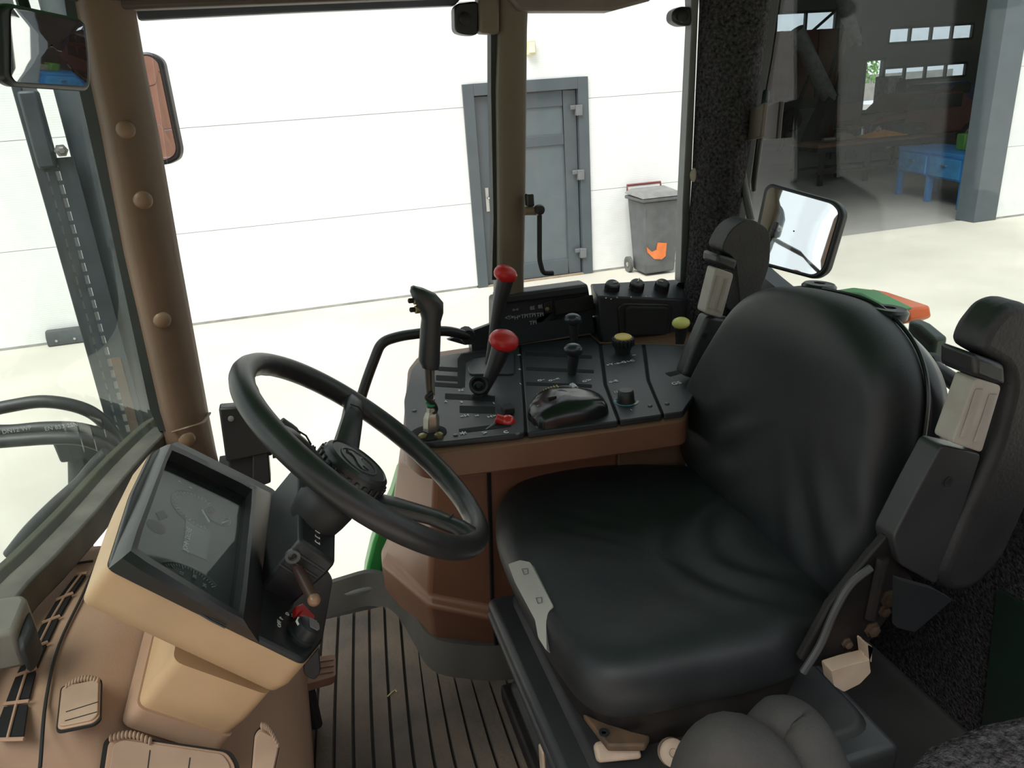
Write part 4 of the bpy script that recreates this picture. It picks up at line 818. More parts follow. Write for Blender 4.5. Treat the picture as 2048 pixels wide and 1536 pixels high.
def wr_c(p):                                 # soft folds towards the back of the cushion
    u_, v_ = p.x-0.46, p.y-0.92; g = math.exp(-((u_-0.10)**2+(v_+0.02)**2)/0.018)
    r_ = math.hypot(u_-0.22, v_+0.06); a_ = math.atan2(v_+0.06, u_-0.22)
    w = 0.0035*math.sin(r_*95+1.5*math.sin(a_*2))*math.exp(-((r_-0.15)/0.07)**2)
    g2 = 0.002*math.sin((u_*0.7+v_)*120)*math.exp(-((u_+0.02)**2+(v_-0.16)**2)/0.008)
    return w*0.9+g2-0.010*math.exp(-(u_**2+v_**2)/0.03)
rings = []
for s_, z in ((0.80, 1.515), (0.90, 1.518), (0.96, 1.525), (0.988, 1.54), (1.0, 1.556), (1.0, 1.568), (0.99, 1.582), (0.965, 1.597), (0.925, 1.608), (0.86, 1.615), (0.78, 1.617), (0.70, 1.617), (0.62, 1.616), (0.54, 1.615), (0.46, 1.613), (0.38, 1.612), (0.30, 1.611), (0.22, 1.610), (0.14, 1.610), (0.06, 1.609)):
    r_ = []
    for p in O_:
        q_ = oc+(p-oc)*s_; r_.append(V((q_.x, q_.y, z+(wr_c(q_) if s_ < 0.93 and z > 1.6 else 0))))
    rings.append(r_)
cu = fin(B().loft(rings), 'seat_cushion', SEATM, seat, ang=180, sub=1)
# backrest
BN = V((-0.985, 0, 0.17)).normalized(); BP = Pl((0.665, 0.95, 1.65), BN)
bo = [(1372, 925), (1362, 850), (1370, 790), (1405, 715), (1450, 645), (1500, 588), (1550, 571), (1622, 580), (1690, 602), (1742, 645), (1780, 705), (1796, 780), (1790, 865), (1774, 960), (1766, 1040), (1748, 1110), (1712, 1170), (1655, 1205), (1560, 1120), (1450, 1010)]
OB = cr(BP.many(bo), 6); bc = sum(OB, V((0, 0, 0)))/len(OB)
def wr_b(p):
    y, z = p.y-bc.y, p.z-bc.z
    w = 0.004*math.sin((y*0.9+z*1.1)*70)*math.exp(-((y-0.10)**2+(z+0.10)**2)/0.006)
    w += 0.006*math.sin((y*1.0-z*0.8)*55)*math.exp(-((y+0.15)**2+(z+0.12)**2)/0.008)
    w += -0.014*math.exp(-((y/0.10)**2+((z+0.02)/0.14)**2)) + 0.006*math.exp(-((z-0.13)/0.05)**2)
    return w
rings = []
for s_, h in ((0.90, -0.065), (0.955, -0.060), (0.985, -0.048), (1.0, -0.032), (1.0, -0.015), (0.985, 0.0), (0.955, 0.013), (0.91, 0.022), (0.85, 0.027), (0.78, 0.029), (0.70, 0.030), (0.62, 0.030), (0.54, 0.030), (0.46, 0.030), (0.38, 0.030), (0.30, 0.030), (0.22, 0.030), (0.14, 0.030), (0.06, 0.030)):
    rings.append([bc+(p-bc)*s_+BN*(h+(wr_b(bc+(p-bc)*s_) if s_ < 0.96 and h > 0.01 else 0)) for p in OB])
bk = fin(B().loft(rings), 'backrest', SEATM, seat, ang=180, sub=1)
rings = [[bc+(p-bc)*s_+BN*h+V((0, 0, -dz*max(0, (p.z-bc.z)/0.2))) for p in OB] for s_, h, dz in ((0.99, -0.050, 0.010), (1.008, -0.056, 0.014), (1.016, -0.070, 0.022), (1.008, -0.085, 0.030), (0.9, -0.096, 0.034), (0.5, -0.10, 0.02))]
bs_ = fin(B().loft(rings), 'backrest_shell', SHELLM, seat, ang=70)
fin(B().tube([bc+(p-bc)*0.995+BN*-0.050 for p in OB], 0.003, 6, closed=True), 'piping', SHELLM, bk)
for px in ((1637, 574), (1776, 624)):
    c = BP(*px, -0.060)
    fin(B().lathe(c+V((0, 0, -0.008)), (0.1, 0, 1), [(0.026, 0), (0.027, 0.010), (0.023, 0.014), (0.009, 0.0145), (0.008, 0.006), (0, 0.005)], 24), 'headrest_socket', SHELLM, bs_)
fin(B().box(BP(1832, 800, -0.09), (0.004, 0.010, 0.034)), 'shell_tag', mat('edge_grey', (0, 0, 0)), bs_)
# armrests, folded up: arm tube, collar, grey adjuster wheel grip, pad
def armrest(ym, th, tube_, collar, grip, pad, holes, label):
    a = fin(B().prism(fillet([atY(x, y, ym-th*0.35) for x, y in tube_], 0.008, 4, True), (0, th*0.7, 0)), 'armrest', mat('arm_grey_black', (0.035, 0.036, 0.038), 0.38), seat, bevel=th*0.22, seg=3)
    a['label'] = label
    fin(B().prism(fillet([atY(x, y, ym-th*0.5) for x, y in pad], 0.02, 5, True), (0, th, 0)), 'arm_pad', mat('pad_black', (0.020, 0.020, 0.021), 0.55, scale=30, bump=0.1), a, bevel=th*0.30, seg=4)
    g = [atY(x, y, ym-th*0.62) for x, y in grip]
    g_ = fin(B().prism(fillet(g, 0.006, 4, True), (0, th*0.6, 0)), 'height_grip', GRIPG, a, bevel=0.006, seg=3)
    up_ = (g[1]+g[0])/2-(g[3]+g[2])/2; sd = (g[1]-g[0])
    for t_ in (0.27, 0.72):
        b0 = g[3]+(g[2]-g[3])*t_+up_*0.14; b1 = b0+up_*0.72
        fin(B().tube([b0+V((0, -0.0005, 0)), b0*0.5+b1*0.5+V((0, -0.001, 0)), b1+V((0, -0.0005, 0))], sd.length*0.13, 10, flat=0.35), 'finger_groove', mat('grip_groove_grey', (0.33, 0.30, 0.265), 0.55), g_)
    fin(B().prism([atY(x, y, ym-th*0.60) for x, y in collar], (0, th*1.1, 0)), 'collar', BLACKP, a, bevel=0.006)
    for px in holes: fin(B().lathe(atY(*px, ym-th*0.36), (0, -1, 0), [(0.006, -0.003), (0.0065, 0.0015), (0.004, 0.0015), (0.0035, 0.0)], 12), 'screw_hole', BLACKM, a)
armrest(1.24, 0.05, [(1416, 632), (1470, 640), (1468, 690), (1408, 765), (1366, 752), (1385, 700)], [(1436, 508), (1478, 520), (1470, 545), (1434, 530)], [(1432, 535), (1468, 548), (1444, 637), (1409, 626)],
        [(1440, 500), (1464, 455), (1500, 435), (1542, 460), (1540, 530), (1512, 610), (1482, 640), (1476, 560), (1470, 515)], [(1449, 531), (1409, 672)], 'armrest on the console side of the seat')
armrest(0.66, 0.048, [(1884, 890), (1964, 908), (1900, 1100), (1872, 1170), (1800, 1130), (1786, 1075), (1830, 990)], [(1952, 708), (2012, 730), (2014, 772), (1984, 768), (1950, 754)], [(1952, 756), (2004, 772), (1964, 906), (1904, 886)],
        [(1960, 704), (1974, 664), (2014, 614), (2052, 604), (2110, 640), (2110, 900), (2010, 1120), (1950, 1182), (1900, 1188), (1878, 1162), (1920, 1060), (1995, 900), (2026, 780), (2018, 738)], [(1978, 744), (1896, 963)], 'armrest nearest the viewer')
# front grip of the cushion
gpl = plane3(atZ(1015, 1130, 1.575), atZ(1100, 1215, 1.545), atZ(1085, 1280, 1.50))
gpl = plane3(atZ(1040, 1122, 1.614), atZ(1104, 1212, 1.612), atZ(1085, 1300, 1.572))
gc = [(1016, 1128), (1040, 1120), (1060, 1124), (1106, 1212), (1096, 1224), (1092, 1245), (1093, 1302), (1076, 1275), (1070, 1240), (1030, 1165)]
fg = fin(B().prism(fillet(gpl.many(gc), 0.004, 3, True), V((0.010, 0.008, -0.018))), 'cushion_grip', mat('grip_pale_grey', (0.46, 0.44, 0.40), 0.5, var=0.06), seat, bevel=0.004)
gpp = gpl
for px in ((1050, 1142), (1078, 1200)): fin(B().tube([gpp(px[0]-6, px[1]-4, 0.001), gpp(px[0]+5, px[1]-5, 0.001), gpp(px[0]+6, px[1]+5, 0.001), gpp(px[0]-2, px[1]+7, 0.001)], 0.0007, 5, closed=True), 'grip_mark', mat('edge_grey', (0, 0, 0)), fg)
# pan under the cushion, suspension base with ribbed bellows
rings = [[V((oc.x+(p.x-oc.x)*s_, oc.y+(p.y-oc.y)*s_, z)) for p in O_] for s_, z in ((0.88, 1.518), (0.88, 1.485), (0.82, 1.43))]
fin(B().loft(rings), 'seat_pan', RUSTY, seat, ang=60)
bx0, bx1, by0, by1 = 0.272, 0.66, 0.66, 1.13
def rr_(x0, x1, y0, y1, z): return fillet([V((x0, y0, z)), V((x1, y0, z)), V((x1, y1, z)), V((x0, y1, z))], 0.04, 5, True)
rings = []
for k in range(9):
    z = FZ+0.04+0.25*k/8; e = 0.0 if k % 2 == 0 else 0.022
    rings.append(rr_(bx0-e, bx1+e, by0-e, by1+e, z))
fin(B().loft(rings), 'suspension_bellows', mat('bellows_black', (0.025, 0.025, 0.026), 0.5, scale=15), seat, ang=60, bevel=0.006)
fin(B().box2((bx0-0.03, by0-0.03, FZ+0.006), (bx1+0.05, by1+0.04, FZ+0.045)), 'base_plate', RUSTY, seat, bevel=0.006)
fp = Pl((0.235, 0.9, 1.35), (-1, 0, 0.25))
fin(B().box2((0.225, 0.62, 1.375), (0.68, 1.14, 1.43)), 'upper_frame', mat('base_grey_black', (0.035, 0.037, 0.04), 0.4), seat, bevel=0.012, seg=3)
q = B(); q.tube([V((0.23, 0.65, 1.405)), V((0.23, 1.12, 1.405))], 0.010, 10); fin(q, 'front_rail', mat('base_grey_black', (0, 0, 0)), seat)
c = atZ(1205, 1465, 1.42)
br = fin(B().prism(CTP.many([(0, 0), (1, 0), (0, 1)]) if False else [atZ(x, y, 1.49) for x, y in ((1165, 1425), (1200, 1440), (1260, 1460), (1300, 1470), (1290, 1490), (1215, 1490))], (0, 0, -0.012)), 'adjuster_bracket', mat('rust_bracket', (0.13, 0.075, 0.04), 0.7, col2=(0.05, 0.035, 0.025), scale=30), seat, bevel=0.003)
fin(B().lathe(atZ(1208, 1466, 1.491), (0, 0, 1), [(0.007, 0), (0.007, 0.002), (0.0035, 0.002), (0.003, 0)], 12), 'bracket_hole', BLACKM, br)
a, b = atZ(1190, 1506, 1.462), atZ(1276, 1490, 1.462)
d_ = (b-a); n_ = V((0.1, -0.6, 0.8)).normalized(); s_ = d_.cross(n_).normalized()
fin(B().loft([[a+d_*t_+s_*w_*x+n_*0.006*y for x, y in ((-1, -1), (1, -1), (1, 1), (-1, 1))] for t_, w_ in ((0, 0.010), (0.08, 0.0125), (0.6, 0.015), (1.0, 0.017))]), 'slide_lever', BEIGEH, seat, bevel=0.004)
kb = fin(B().lathe(atZ(1345, 1505, 1.45), (-0.2, -0.7, 0.7), [(0.018, -0.022), (0.019, -0.006), (0.0175, -0.004), (0.019, -0.002), (0.018, 0.008), (0.015, 0.010), (0.006, 0.010), (0.005, 0.006), (0, 0.006)], 20), 'weight_knob', BEIGEH, seat)
fin(B().box(atZ(1085, 1520, 1.34), (0.006, 0.02, 0.05)), 'side_latch', BEIGEH, seat, bevel=0.003)
# hinge plates and recliner linkage on the near side
hy = 0.655
hp_ = fin(B().prism([atY(x, y, hy) for x, y in ((1618, 1335), (1600, 1320), (1660, 1210), (1740, 1110), (1775, 1070), (1800, 1100), (1830, 1165), (1790, 1220), (1740, 1285), (1690, 1330))], (0, 0.012, 0)), 'hinge_plate', RUSTY, seat, bevel=0.003)
fin(B().tube(cr([atY(x, y, hy-0.006) for x, y in ((1606, 1345), (1640, 1290), (1668, 1225), (1700, 1170), (1742, 1135))], 4, False), 0.005, 8), 'recliner_cable', mat('cable_grey', (0.06, 0.06, 0.06), 0.4), hp_)
fin(B().tube([atY(1765, 1115, hy-0.006), atY(1740, 1235, hy-0.006)], 0.008, 8), 'hinge_tube', RUSTY, hp_)
for px, r_ in (((1776, 1196), 0.010), ((1766, 1220), 0.007), ((1743, 1258), 0.009), ((1694, 1312), 0.006), ((1692, 1285), 0.006)):
    fin(B().lathe(atY(*px, hy), (0, -1, 0), [(r_*1.3, 0), (r_*1.3, 0.002), (r_, 0.003), (r_, 0.007), (r_*0.5, 0.009)], 6), 'hinge_bolt', mat('bolt_rust', (0.12, 0.08, 0.055), 0.5, 0.5), hp_)
rh = fin(B().prism(fillet([atY(x, y, hy-0.03) for x, y in ((1663, 1342), (1700, 1330), (1740, 1320), (1746, 1296), (1736, 1290), (1742, 1345), (1720, 1368), (1688, 1384), (1668, 1372))], 0.003, 3, True), (0, 0.02, 0)), 'recliner_handle', BEIGEH, seat, bevel=0.004)
fin(B().prism([atY(x, y, hy-0.02) for x, y in ((1722, 1320), (1735, 1288), (1745, 1294), (1744, 1325))], (0, 0.008, 0)), 'handle_stem', BEIGEH, rh, bevel=0.001)
fin(B().prism([atY(x, y, 0.60) for x, y in ((1798, 1160), (1870, 1180), (1905, 1200), (1830, 1264), (1796, 1256))], (0, 0.01, 0)), 'side_flap', mat('flap_black', (0.012, 0.014, 0.016), 0.5), seat)
# ---- grey padded bolsters in the near corner
BOL = mat('bolster_grey', (0.05, 0.046, 0.044), 0.75, col2=(0.034, 0.031, 0.03), scale=18, bump=0.15, bscale=250)
bt = thing('padded_bolster', (0.42, 0.56, FZ+0.006), 'dark grey padded double bolster in the corner beside the seat base', 'cushion')
def lobe(pts, ym, rad, nm):
    P = [atY(x, y, yy) for (x, y), yy in zip(pts, ym)]
    return fin(B().tube(cr(P, 5, False), [rad[min(int(i/5), len(rad)-1)]*(1-(i % 5)/5)+rad[min(int(i/5)+1, len(rad)-1)]*(i % 5)/5 for i in range(len(cr(P, 5, False)))], 20), nm, BOL, bt, ang=180)
lobe([(1500, 1450), (1540, 1447), (1580, 1455), (1615, 1510), (1660, 1640)], [0.60, 0.595, 0.59, 0.56, 0.52], [0.012, 0.030, 0.036, 0.040, 0.045], 'upper_lobe')
lobe([(1385, 1580), (1415, 1520), (1465, 1500), (1530, 1570), (1560, 1720)], [0.57, 0.56, 0.55, 0.53, 0.50], [0.030, 0.034, 0.040, 0.046, 0.05], 'lower_lobe')
fin(B().box2((0.30, 0.40, FZ+0.008), (0.60, 0.60, 1.30)), 'bolster_box', BLACKM, bt, bevel=0.02)
fin(B().tube([atZ(1625, 1400, 1.40), atZ(1670, 1390, 1.40)], 0.012, 10), 'release_pedal', mat('flap_grey', (0.05, 0.055, 0.06), 0.5), seat)
# ================================================================== fittings on and around the cab
MIR = mat('mirror_silver', (0.88, 0.9, 0.9), 0.02, 1.0, var=0.0)
def mirror(name, label, pl, frame, glass, depth, base=None, bow=0.22):
    F_ = fillet(pl.many(frame), 0.018, 5, True)
    t = thing(name, base if base else min(F_, key=lambda p: p.z), label, 'mirror')
    fin(B().prism(F_, -pl.n*depth), 'mirror_housing', mat('mirror_housing_black', (0.02, 0.021, 0.024), 0.4), t, bevel=0.005, seg=3)
    G_ = fillet(pl.many(glass, 0.0015), 0.014, 5, True)
    gc_ = sum(G_, V((0, 0, 0)))/len(G_)
    fin(B().loft([[gc_+(p-gc_)*s_+pl.n*0.005*(1-s_*s_)*bow for p in G_] for s_ in (1, 0.9, 0.75, 0.6, 0.45, 0.3, 0.15, 0.02)], cap=False), 'mirror_glass', MIR, t, ang=180); return t
# cab mirror at the upper left
p0 = atY(95, 95, 1.20); out_d = V((0.765, 0.64, -0.05)).normalized(); in_d = (p0-EYE).normalized(); n0 = (out_d-in_d).normalized()
t = mirror('rear_view_mirror', 'black framed interior mirror at the upper left beside the front post', Pl(p0, n0), [(2, 14), (20, 6), (160, 36), (174, 48), (181, 110), (183, 184), (26, 174), (8, 160)], [(22, 20), (30, 16), (158, 43), (166, 50), (174, 110), (175, 172), (32, 164), (22, 150)], 0.015)
fin(B().tube([p0-n0*0.015, p0-n0*0.04+V((0.0, 0.08, 0.08)), atY(130, -30, 1.50)], 0.008, 8), 'mirror_arm', BLACKM, t)
# outside mirror beyond the front post
p0 = atY(320, 220, 1.95); out_d = V((-0.42, -0.90, 0.06)).normalized(); in_d = (p0-EYE).normalized(); n0 = (out_d-in_d).normalized()
t = mirror('door_mirror', 'tall outside mirror with black rim showing right of the brown front post', Pl(p0, n0), [(240, 108), (300, 103), (325, 118), (362, 300), (358, 318), (335, 330), (260, 330)], [(245, 116), (298, 111), (316, 124), (352, 298), (348, 310), (332, 320), (265, 320)], 0.03)
fin(B().tube([p0-n0*0.03, p0+V((-0.05, 0.06, -0.1)), V((-0.26, 1.60, 2.05))], 0.012, 8), 'mirror_arm', BLACKM, t)
# rear mirror on a bent rod
p0 = atX(1595, 462, 0.97); in_d = (p0-EYE).normalized(); out_d = V((-0.93, 0.33, 0.16)).normalized(); n0 = (out_d-in_d).normalized()
t = mirror('rear_corner_mirror', 'tilted square mirror with black rim on a bent rod above the seat back', Pl(p0, n0), [(1540, 366), (1672, 402), (1688, 424), (1652, 545), (1628, 559), (1520, 530), (1500, 505), (1528, 375)], [(1543, 374), (1664, 408), (1678, 425), (1645, 538), (1626, 550), (1527, 524), (1510, 500), (1534, 382)], 0.02)
rod = cr([atX(x, y, 0.965) for x, y in ((1500, 232), (1484, 280), (1483, 330), (1492, 390), (1502, 440))], 5, False)
fin(B().tube(rod, 0.0085, 10), 'mirror_arm', mat('rod_grey', (0.10, 0.095, 0.09), 0.5), t)
fin(B().prism([atX(x, y, 0.96) for x, y in ((1478, 232), (1500, 218), (1528, 205), (1520, 275), (1482, 285))], (0.012, 0, 0)), 'arm_bracket', mat('bracket_rusty', (0.09, 0.07, 0.055), 0.6), t, bevel=0.003)
# rear window handle
t = thing('rear_window_opener', atX(1508, 380, 1.0), 'black rear window handle bar with square plate beside the carpeted post', 'window opener')
fin(B().tube([atX(1532, 184, 1.0), atX(1530, 200, 0.99), atX(1508, 362, 0.99), atX(1507, 378, 1.0)], 0.0075, 10), 'handle_bar', BLACKP, t)
fin(B().prism([atX(x, y, 1.03) for x, y in ((1526, 212), (1560, 202), (1553, 278), (1524, 280))], (0.012, 0, 0)), 'handle_plate', mat('plate_dark', (0.03, 0.027, 0.025), 0.5), t, bevel=0.003)
# quarter window crank on the beige post
t = thing('window_crank', atY(1090, 548, 1.57), 'black window crank handle hanging from the beige post in front of the grey door', 'handle')
fin(B().box(atY(1059, 400, 1.575), (0.016, 0.02, 0.026)), 'crank_catch', BLACKP, t, bevel=0.003)
fin(B().tube([atY(1050, 422, 1.57), atY(1078, 422, 1.57)], 0.0095, 12), 'pivot_sleeve', mat('sleeve_tan', (0.20, 0.155, 0.10), 0.5), t)
fin(B().lathe(atY(1079, 420, 1.563), (0, -1, 0), [(0.011, -0.012), (0.0125, 0), (0.010, 0.006), (0.004, 0.007)], 16), 'pivot_cap', BLACKP, t)
fin(B().tube(fillet([atY(1079, 428, 1.57), atY(1079, 520, 1.57), atY(1086, 547, 1.57), atY(1106, 546, 1.57)], 0.01, 4), 0.0055, 8, flat=1.3), 'crank_arm', BLACKM, t)
# grab rail on the right door
t = thing('grab_rail', atY(700, 880, 1.58), 'black bent grab rail inside the right door in front of the console', 'handrail')
P = fillet([atY(698, 900, 1.59), atY(704, 862, 1.585), atY(730, 768, 1.58), atY(762, 684, 1.58), atY(800, 672, 1.58), atY(890, 660, 1.58), atY(935, 672, 1.60)], 0.05, 6)
fin(B().tube(P, 0.0115, 12), 'rail', mat('rail_black', (0.022, 0.024, 0.024), 0.4), t)
fin(B().lathe(atY(698, 900, 1.59), (0, 1, 0), [(0.016, -0.01), (0.018, 0.0), (0.018, 0.03)], 12), 'rail_foot', BLACKM, t); fin(B().lathe(atY(935, 672, 1.60), (0, 1, 0), [(0.016, -0.01), (0.018, 0.0), (0.018, 0.02)], 12), 'rail_foot', BLACKM, t)
# green step plate outside the door
t = thing('green_fender_edge', atY(735, 1175, 1.66), 'bright green fender edge curving down outside the door beside the console', 'fender')
g_ = [atY(x, y, 1.665) for x, y in ((800, 940), (785, 990), (762, 1040), (745, 1090), (733, 1140), (728, 1185))]
fin(B().loft([[p, p+V((0.045, 0, 0)), p+V((0.05, 0.05, 0)), p+V((0.0, 0.05, 0))] for p in g_]), 'fender_edge', GREEN, t, bevel=0.008)
fin(B().loft([[p+V((0.045, 0.01, 0)), p+V((0.4, 0.01, 0.0)), p+V((0.4, 0.05, 0.0)), p+V((0.045, 0.05, 0))] for p in g_]), 'fender_side', GREEN, t)
# exhaust with slotted heat shield, outside the front post
ex = thing('exhaust_stack', atY(285, 900, 1.95), 'dark blue-grey exhaust stack with slotted heat shield outside the windscreen', 'exhaust')
EXM = mat('exhaust_blue_grey', (0.055, 0.07, 0.085), 0.5, col2=(0.03, 0.038, 0.045), scale=12)
ey = 2.0
c0, c1 = atY(262, 860, ey), atY(130, 60, ey)
xc = (atY(165, 250, ey).x+atY(270, 760, ey).x)/2
fin(B().lathe((xc+0.035, ey+0.03, 1.2), (0, 0, 1), [(0.062, 0), (0.066, 0.02), (0.066, 1.25), (0.05, 1.32), (0.05, 1.7)], 24), 'pipe', EXM, ex)
xl_ = xc-0.085
sh = B(); 
fin(B().box2((xl_-0.016, ey-0.02, 1.28), (xl_+0.004, ey+0.10, 2.9)), 'shield_edge', EXM, ex, bevel=0.003)
shp = fin(B().box2((xl_+0.016, ey-0.045, 1.40), (xl_+0.030, ey-0.038, 2.22)), 'shield_strip', EXM, ex)
fin(B().box2((xl_+0.040, ey-0.045, 1.32), (xl_+0.075, ey-0.038, 2.22)), 'shield_strip', EXM, ex)
fin(B().box2((xl_+0.040, ey-0.047, 1.36), (xl_+0.062, ey-0.045, 1.75)), 'rust_patch', mat('shield_tan_blue', (0.07, 0.065, 0.06), 0.6, col2=(0.16, 0.10, 0.065), scale=8), ex)
fin(B().box2((xl_+0.004, ey-0.045, 1.40), (xl_+0.012, ey-0.036, 2.22)), 'shield_strip', EXM, ex)
for k in range(28):
    z = 1.40+k*0.0295; fin(B().box((xl_+0.028, ey-0.0415, z), (0.034, 0.006, 0.009)), 'shield_rung', EXM, shp)
fin(B().box2((xl_+0.002, ey-0.06, 2.20), (xl_+0.040, ey-0.03, 2.36)), 'clamp_plate', EXM, ex, bevel=0.006)
fin(B().lathe(V((xl_+0.055, ey-0.05, 2.235)), (0.3, -1, 0), [(0.014, 0), (0.014, 0.008), (0.009, 0.008), (0.009, 0.022), (0.006, 0.03)], 6), 'clamp_bolt', SILVER, ex)
fin(B().box2((xl_+0.02, ey-0.02, 1.25), (xc+0.10, ey+0.10, 1.40)), 'stack_foot', EXM, ex, bevel=0.01)
# hydraulic hoses over the bonnet
HOSE = mat('hose_black', (0.02, 0.021, 0.022), 0.45, scale=20)
hp_ = [([(-60, 830), (20, 812), (90, 803), (160, 815), (205, 842), (250, 900)], 1.90, 'top hose of the bundle looping over the bonnet'),
       ([(-60, 862), (20, 862), (90, 856), (160, 858), (220, 880), (262, 930)], 1.86, 'hose with white print second in the bundle over the bonnet'),
       ([(-60, 888), (40, 880), (110, 876), (170, 880), (225, 905), (250, 950)], 1.83, 'third hose down in the bundle over the bonnet'),
       ([(215, 905), (190, 930), (160, 965), (110, 1010), (60, 1060), (20, 1110)], 1.76, 'hose bending down along the windscreen bar'),
       ([(228, 915), (205, 945), (172, 985), (130, 1030), (80, 1085)], 1.72, 'lowest hose next to the windscreen bar')]
for pts, yv, lb in hp_:
    P = cr([atY(x, y, yv) for x, y in pts], 6, False); o = fin(B().tube(P, 0.0155, 12), 'hydraulic_hose', HOSE, label=lb, cat='hose', group='hydraulic hoses over the bonnet')
    if 'print' in lb:
        a = atY(5, 868, yv-0.017); text('lettering', 'DN12 WP', a, V((1, 0, 0)), V((0, 0.0, 1)), 0.014, DIMPRINT, o); text('lettering', 'EN 853 2SN', atY(90, 862, yv-0.017), V((1, 0, 0)), V((0, 0, 1)), 0.014, DIMPRINT, o)
t = thing('loader_bracket', atY(150, 920, 2.05), 'dark steel loader bracket below the hoses outside the windscreen', 'bracket')
fin(B().prism([atY(x, y, 2.05) for x, y in ((100, 880), (200, 870), (215, 915), (120, 928))], (0, 0.08, 0)), 'bracket_block', mat('bracket_dark', (0.03, 0.034, 0.036), 0.5), t, bevel=0.008)
a = atY(160, 900, 2.09); fin(B().tube([a, V((a.x-0.1, a.y-0.05, 1.0)), V((a.x-0.15, 1.755, 1.0))], 0.03, 10), 'bracket_arm', MATS['bracket_dark'], t)
# bonnet
t = thing('bonnet', (-1.4, 1.0, 0.9), 'green tractor bonnet seen through the lower left of the windscreen', 'bonnet')
sec = [(0.45, 0.9), (0.45, 1.28), (0.52, 1.38), (0.68, 1.43), (1.0, 1.45), (1.4, 1.43), (1.62, 1.38), (1.72, 1.28), (1.72, 0.9)]
fin(B().loft([[V((x, y, z-dz)) for y, z in sec] for x, dz in ((-0.66, 0.0), (-1.2, 0.03), (-2.2, 0.10), (-2.6, 0.25))]), 'bonnet_shell', mat('bonnet_green', (0.02, 0.14, 0.05), 0.35, coat=0.3), t, ang=50)
fin(B().box2((-1.9, 1.71, 0.95), (-0.8, 1.73, 1.22)), 'side_grille', BLACKM, t)
fin(B().loft([[V((x, y, 1.445)), V((x, y+0.09, 1.445)), V((x, y+0.09, 1.456)), V((x, y, 1.456))] for x, y in ((-0.67, 1.28), (-1.1, 1.26))]), 'decal_strip', GREEN, t)
# rear right fender with orange lamp, bracket, rail
fd = thing('rear_fender', (1.5, 1.5, 0.9), 'green rear fender outside the back window behind the seat', 'fender')
rings = []
for k in range(9):
    a = math.radians(10+k*20); rings.append([V((1.75+math.cos(a)*0.65, y, 0.60+math.sin(a)*0.70)) for y in (1.55, 2.1)]+[V((1.75+math.cos(a)*0.62, y, 0.60+math.sin(a)*0.67)) for y in (2.1, 1.55)])
fin(B().loft(rings), 'fender_shell', mat('fender_green', (0.05, 0.26, 0.07), 0.4), fd, ang=60)
fx = 1.22
fin(B().prism([atX(x, y, fx) for x, y in ((1672, 580), (1720, 586), (1790, 622), (1760, 640), (1690, 612))], (0.05, 0, 0)), 'lamp_bracket', mat('fender_green', (0, 0, 0)), fd, bevel=0.004)
lm = fin(B().prism([atX(x, y, fx+0.05) for x, y in ((1705, 584), (1735, 590), (1816, 618), (1820, 642), (1800, 650), (1712, 606))], (0.06, 0, 0)), 'side_lamp', mat('orange_lens', (0.75, 0.14, 0.03), 0.25, var=0.05), fd, bevel=0.006)
fin(B().prism([atX(x, y, fx-0.02) for x, y in ((1816, 640), (1838, 650), (1872, 678), (1862, 745), (1838, 760), (1810, 700))], (0.03, 0, 0)), 'lamp_box', mat('lamp_box_green_black', (0.03, 0.05, 0.035), 0.4), fd, bevel=0.006)
fin(B().prism([atX(x, y, fx-0.022) for x, y in ((1826, 655), (1840, 660), (1864, 682), (1858, 690), (1830, 668))], (0.004, 0, 0)), 'lamp_box_opening', BLACKM, fd)
t = thing('rear_hand_rail', atX(1900, 800, 1.14), 'black rear handrail between the seat back and the near armrest', 'handrail')
fin(B().tube(fillet([atX(1855, 728, 1.14), atX(1915, 768, 1.14), atX(1935, 800, 1.14), atX(1936, 840, 1.14)], 0.03, 5), 0.016, 12), 'rail', BLACKP, t)
fin(B().lathe(atX(1855, 728, 1.14), (0.9, 0.3, -0.2), [(0.022, -0.01), (0.024, 0.0), (0.022, 0.02)], 12), 'rail_foot', BLACKM, t)
fin(B().prism([atX(x, y, 1.20) for x, y in ((1852, 752), (1878, 772), (1884, 815), (1850, 800))], (0.02, 0, 0)), 'rail_guard', GREEN, t, bevel=0.004)

sp0 = atZ(775, 1393, FZ+0.006); sp1 = atZ(790, 1380, FZ+0.006)
fin(B().tube([sp0, sp0*0.4+sp1*0.6+V((0, 0, 0.001)), sp1, atZ(794, 1384, FZ+0.006)], 0.0014, 5), 'straw', mat('straw_yellow', (0.55, 0.45, 0.2), 0.7), label='bent piece of yellow straw lying on the ribbed mat', cat='straw')
# ================================================================== things in the yard and the hall
# wheelie bin by the wall
g0 = atZ(1288, 556, 0)
bx, by = g0.x, g0.y
binm = mat('bin_grey', (0.10, 0.105, 0.11), 0.55, var=0.1)
bn = thing('wheelie_bin', (bx+0.26, by+0.25, 0), 'grey wheelie bin with an orange mark standing against the white wall', 'bin')
q = B(); q.loft([[V((bx+0.04, by+0.05, 0.03)), V((bx+0.44, by+0.05, 0.03)), V((bx+0.44, by+0.40, 0.03)), V((bx+0.04, by+0.40, 0.03))], [V((bx, by, 0.92)), V((bx+0.50, by, 0.92)), V((bx+0.50, by+0.48, 0.92)), V((bx, by+0.48, 0.92))]])
bd = fin(q, 'bin_body', binm, bn, bevel=0.02)
fin(B().box2((bx-0.03, by-0.03, 0.92), (bx+0.53, by+0.50, 0.96)), 'bin_rim', binm, bn, bevel=0.01)
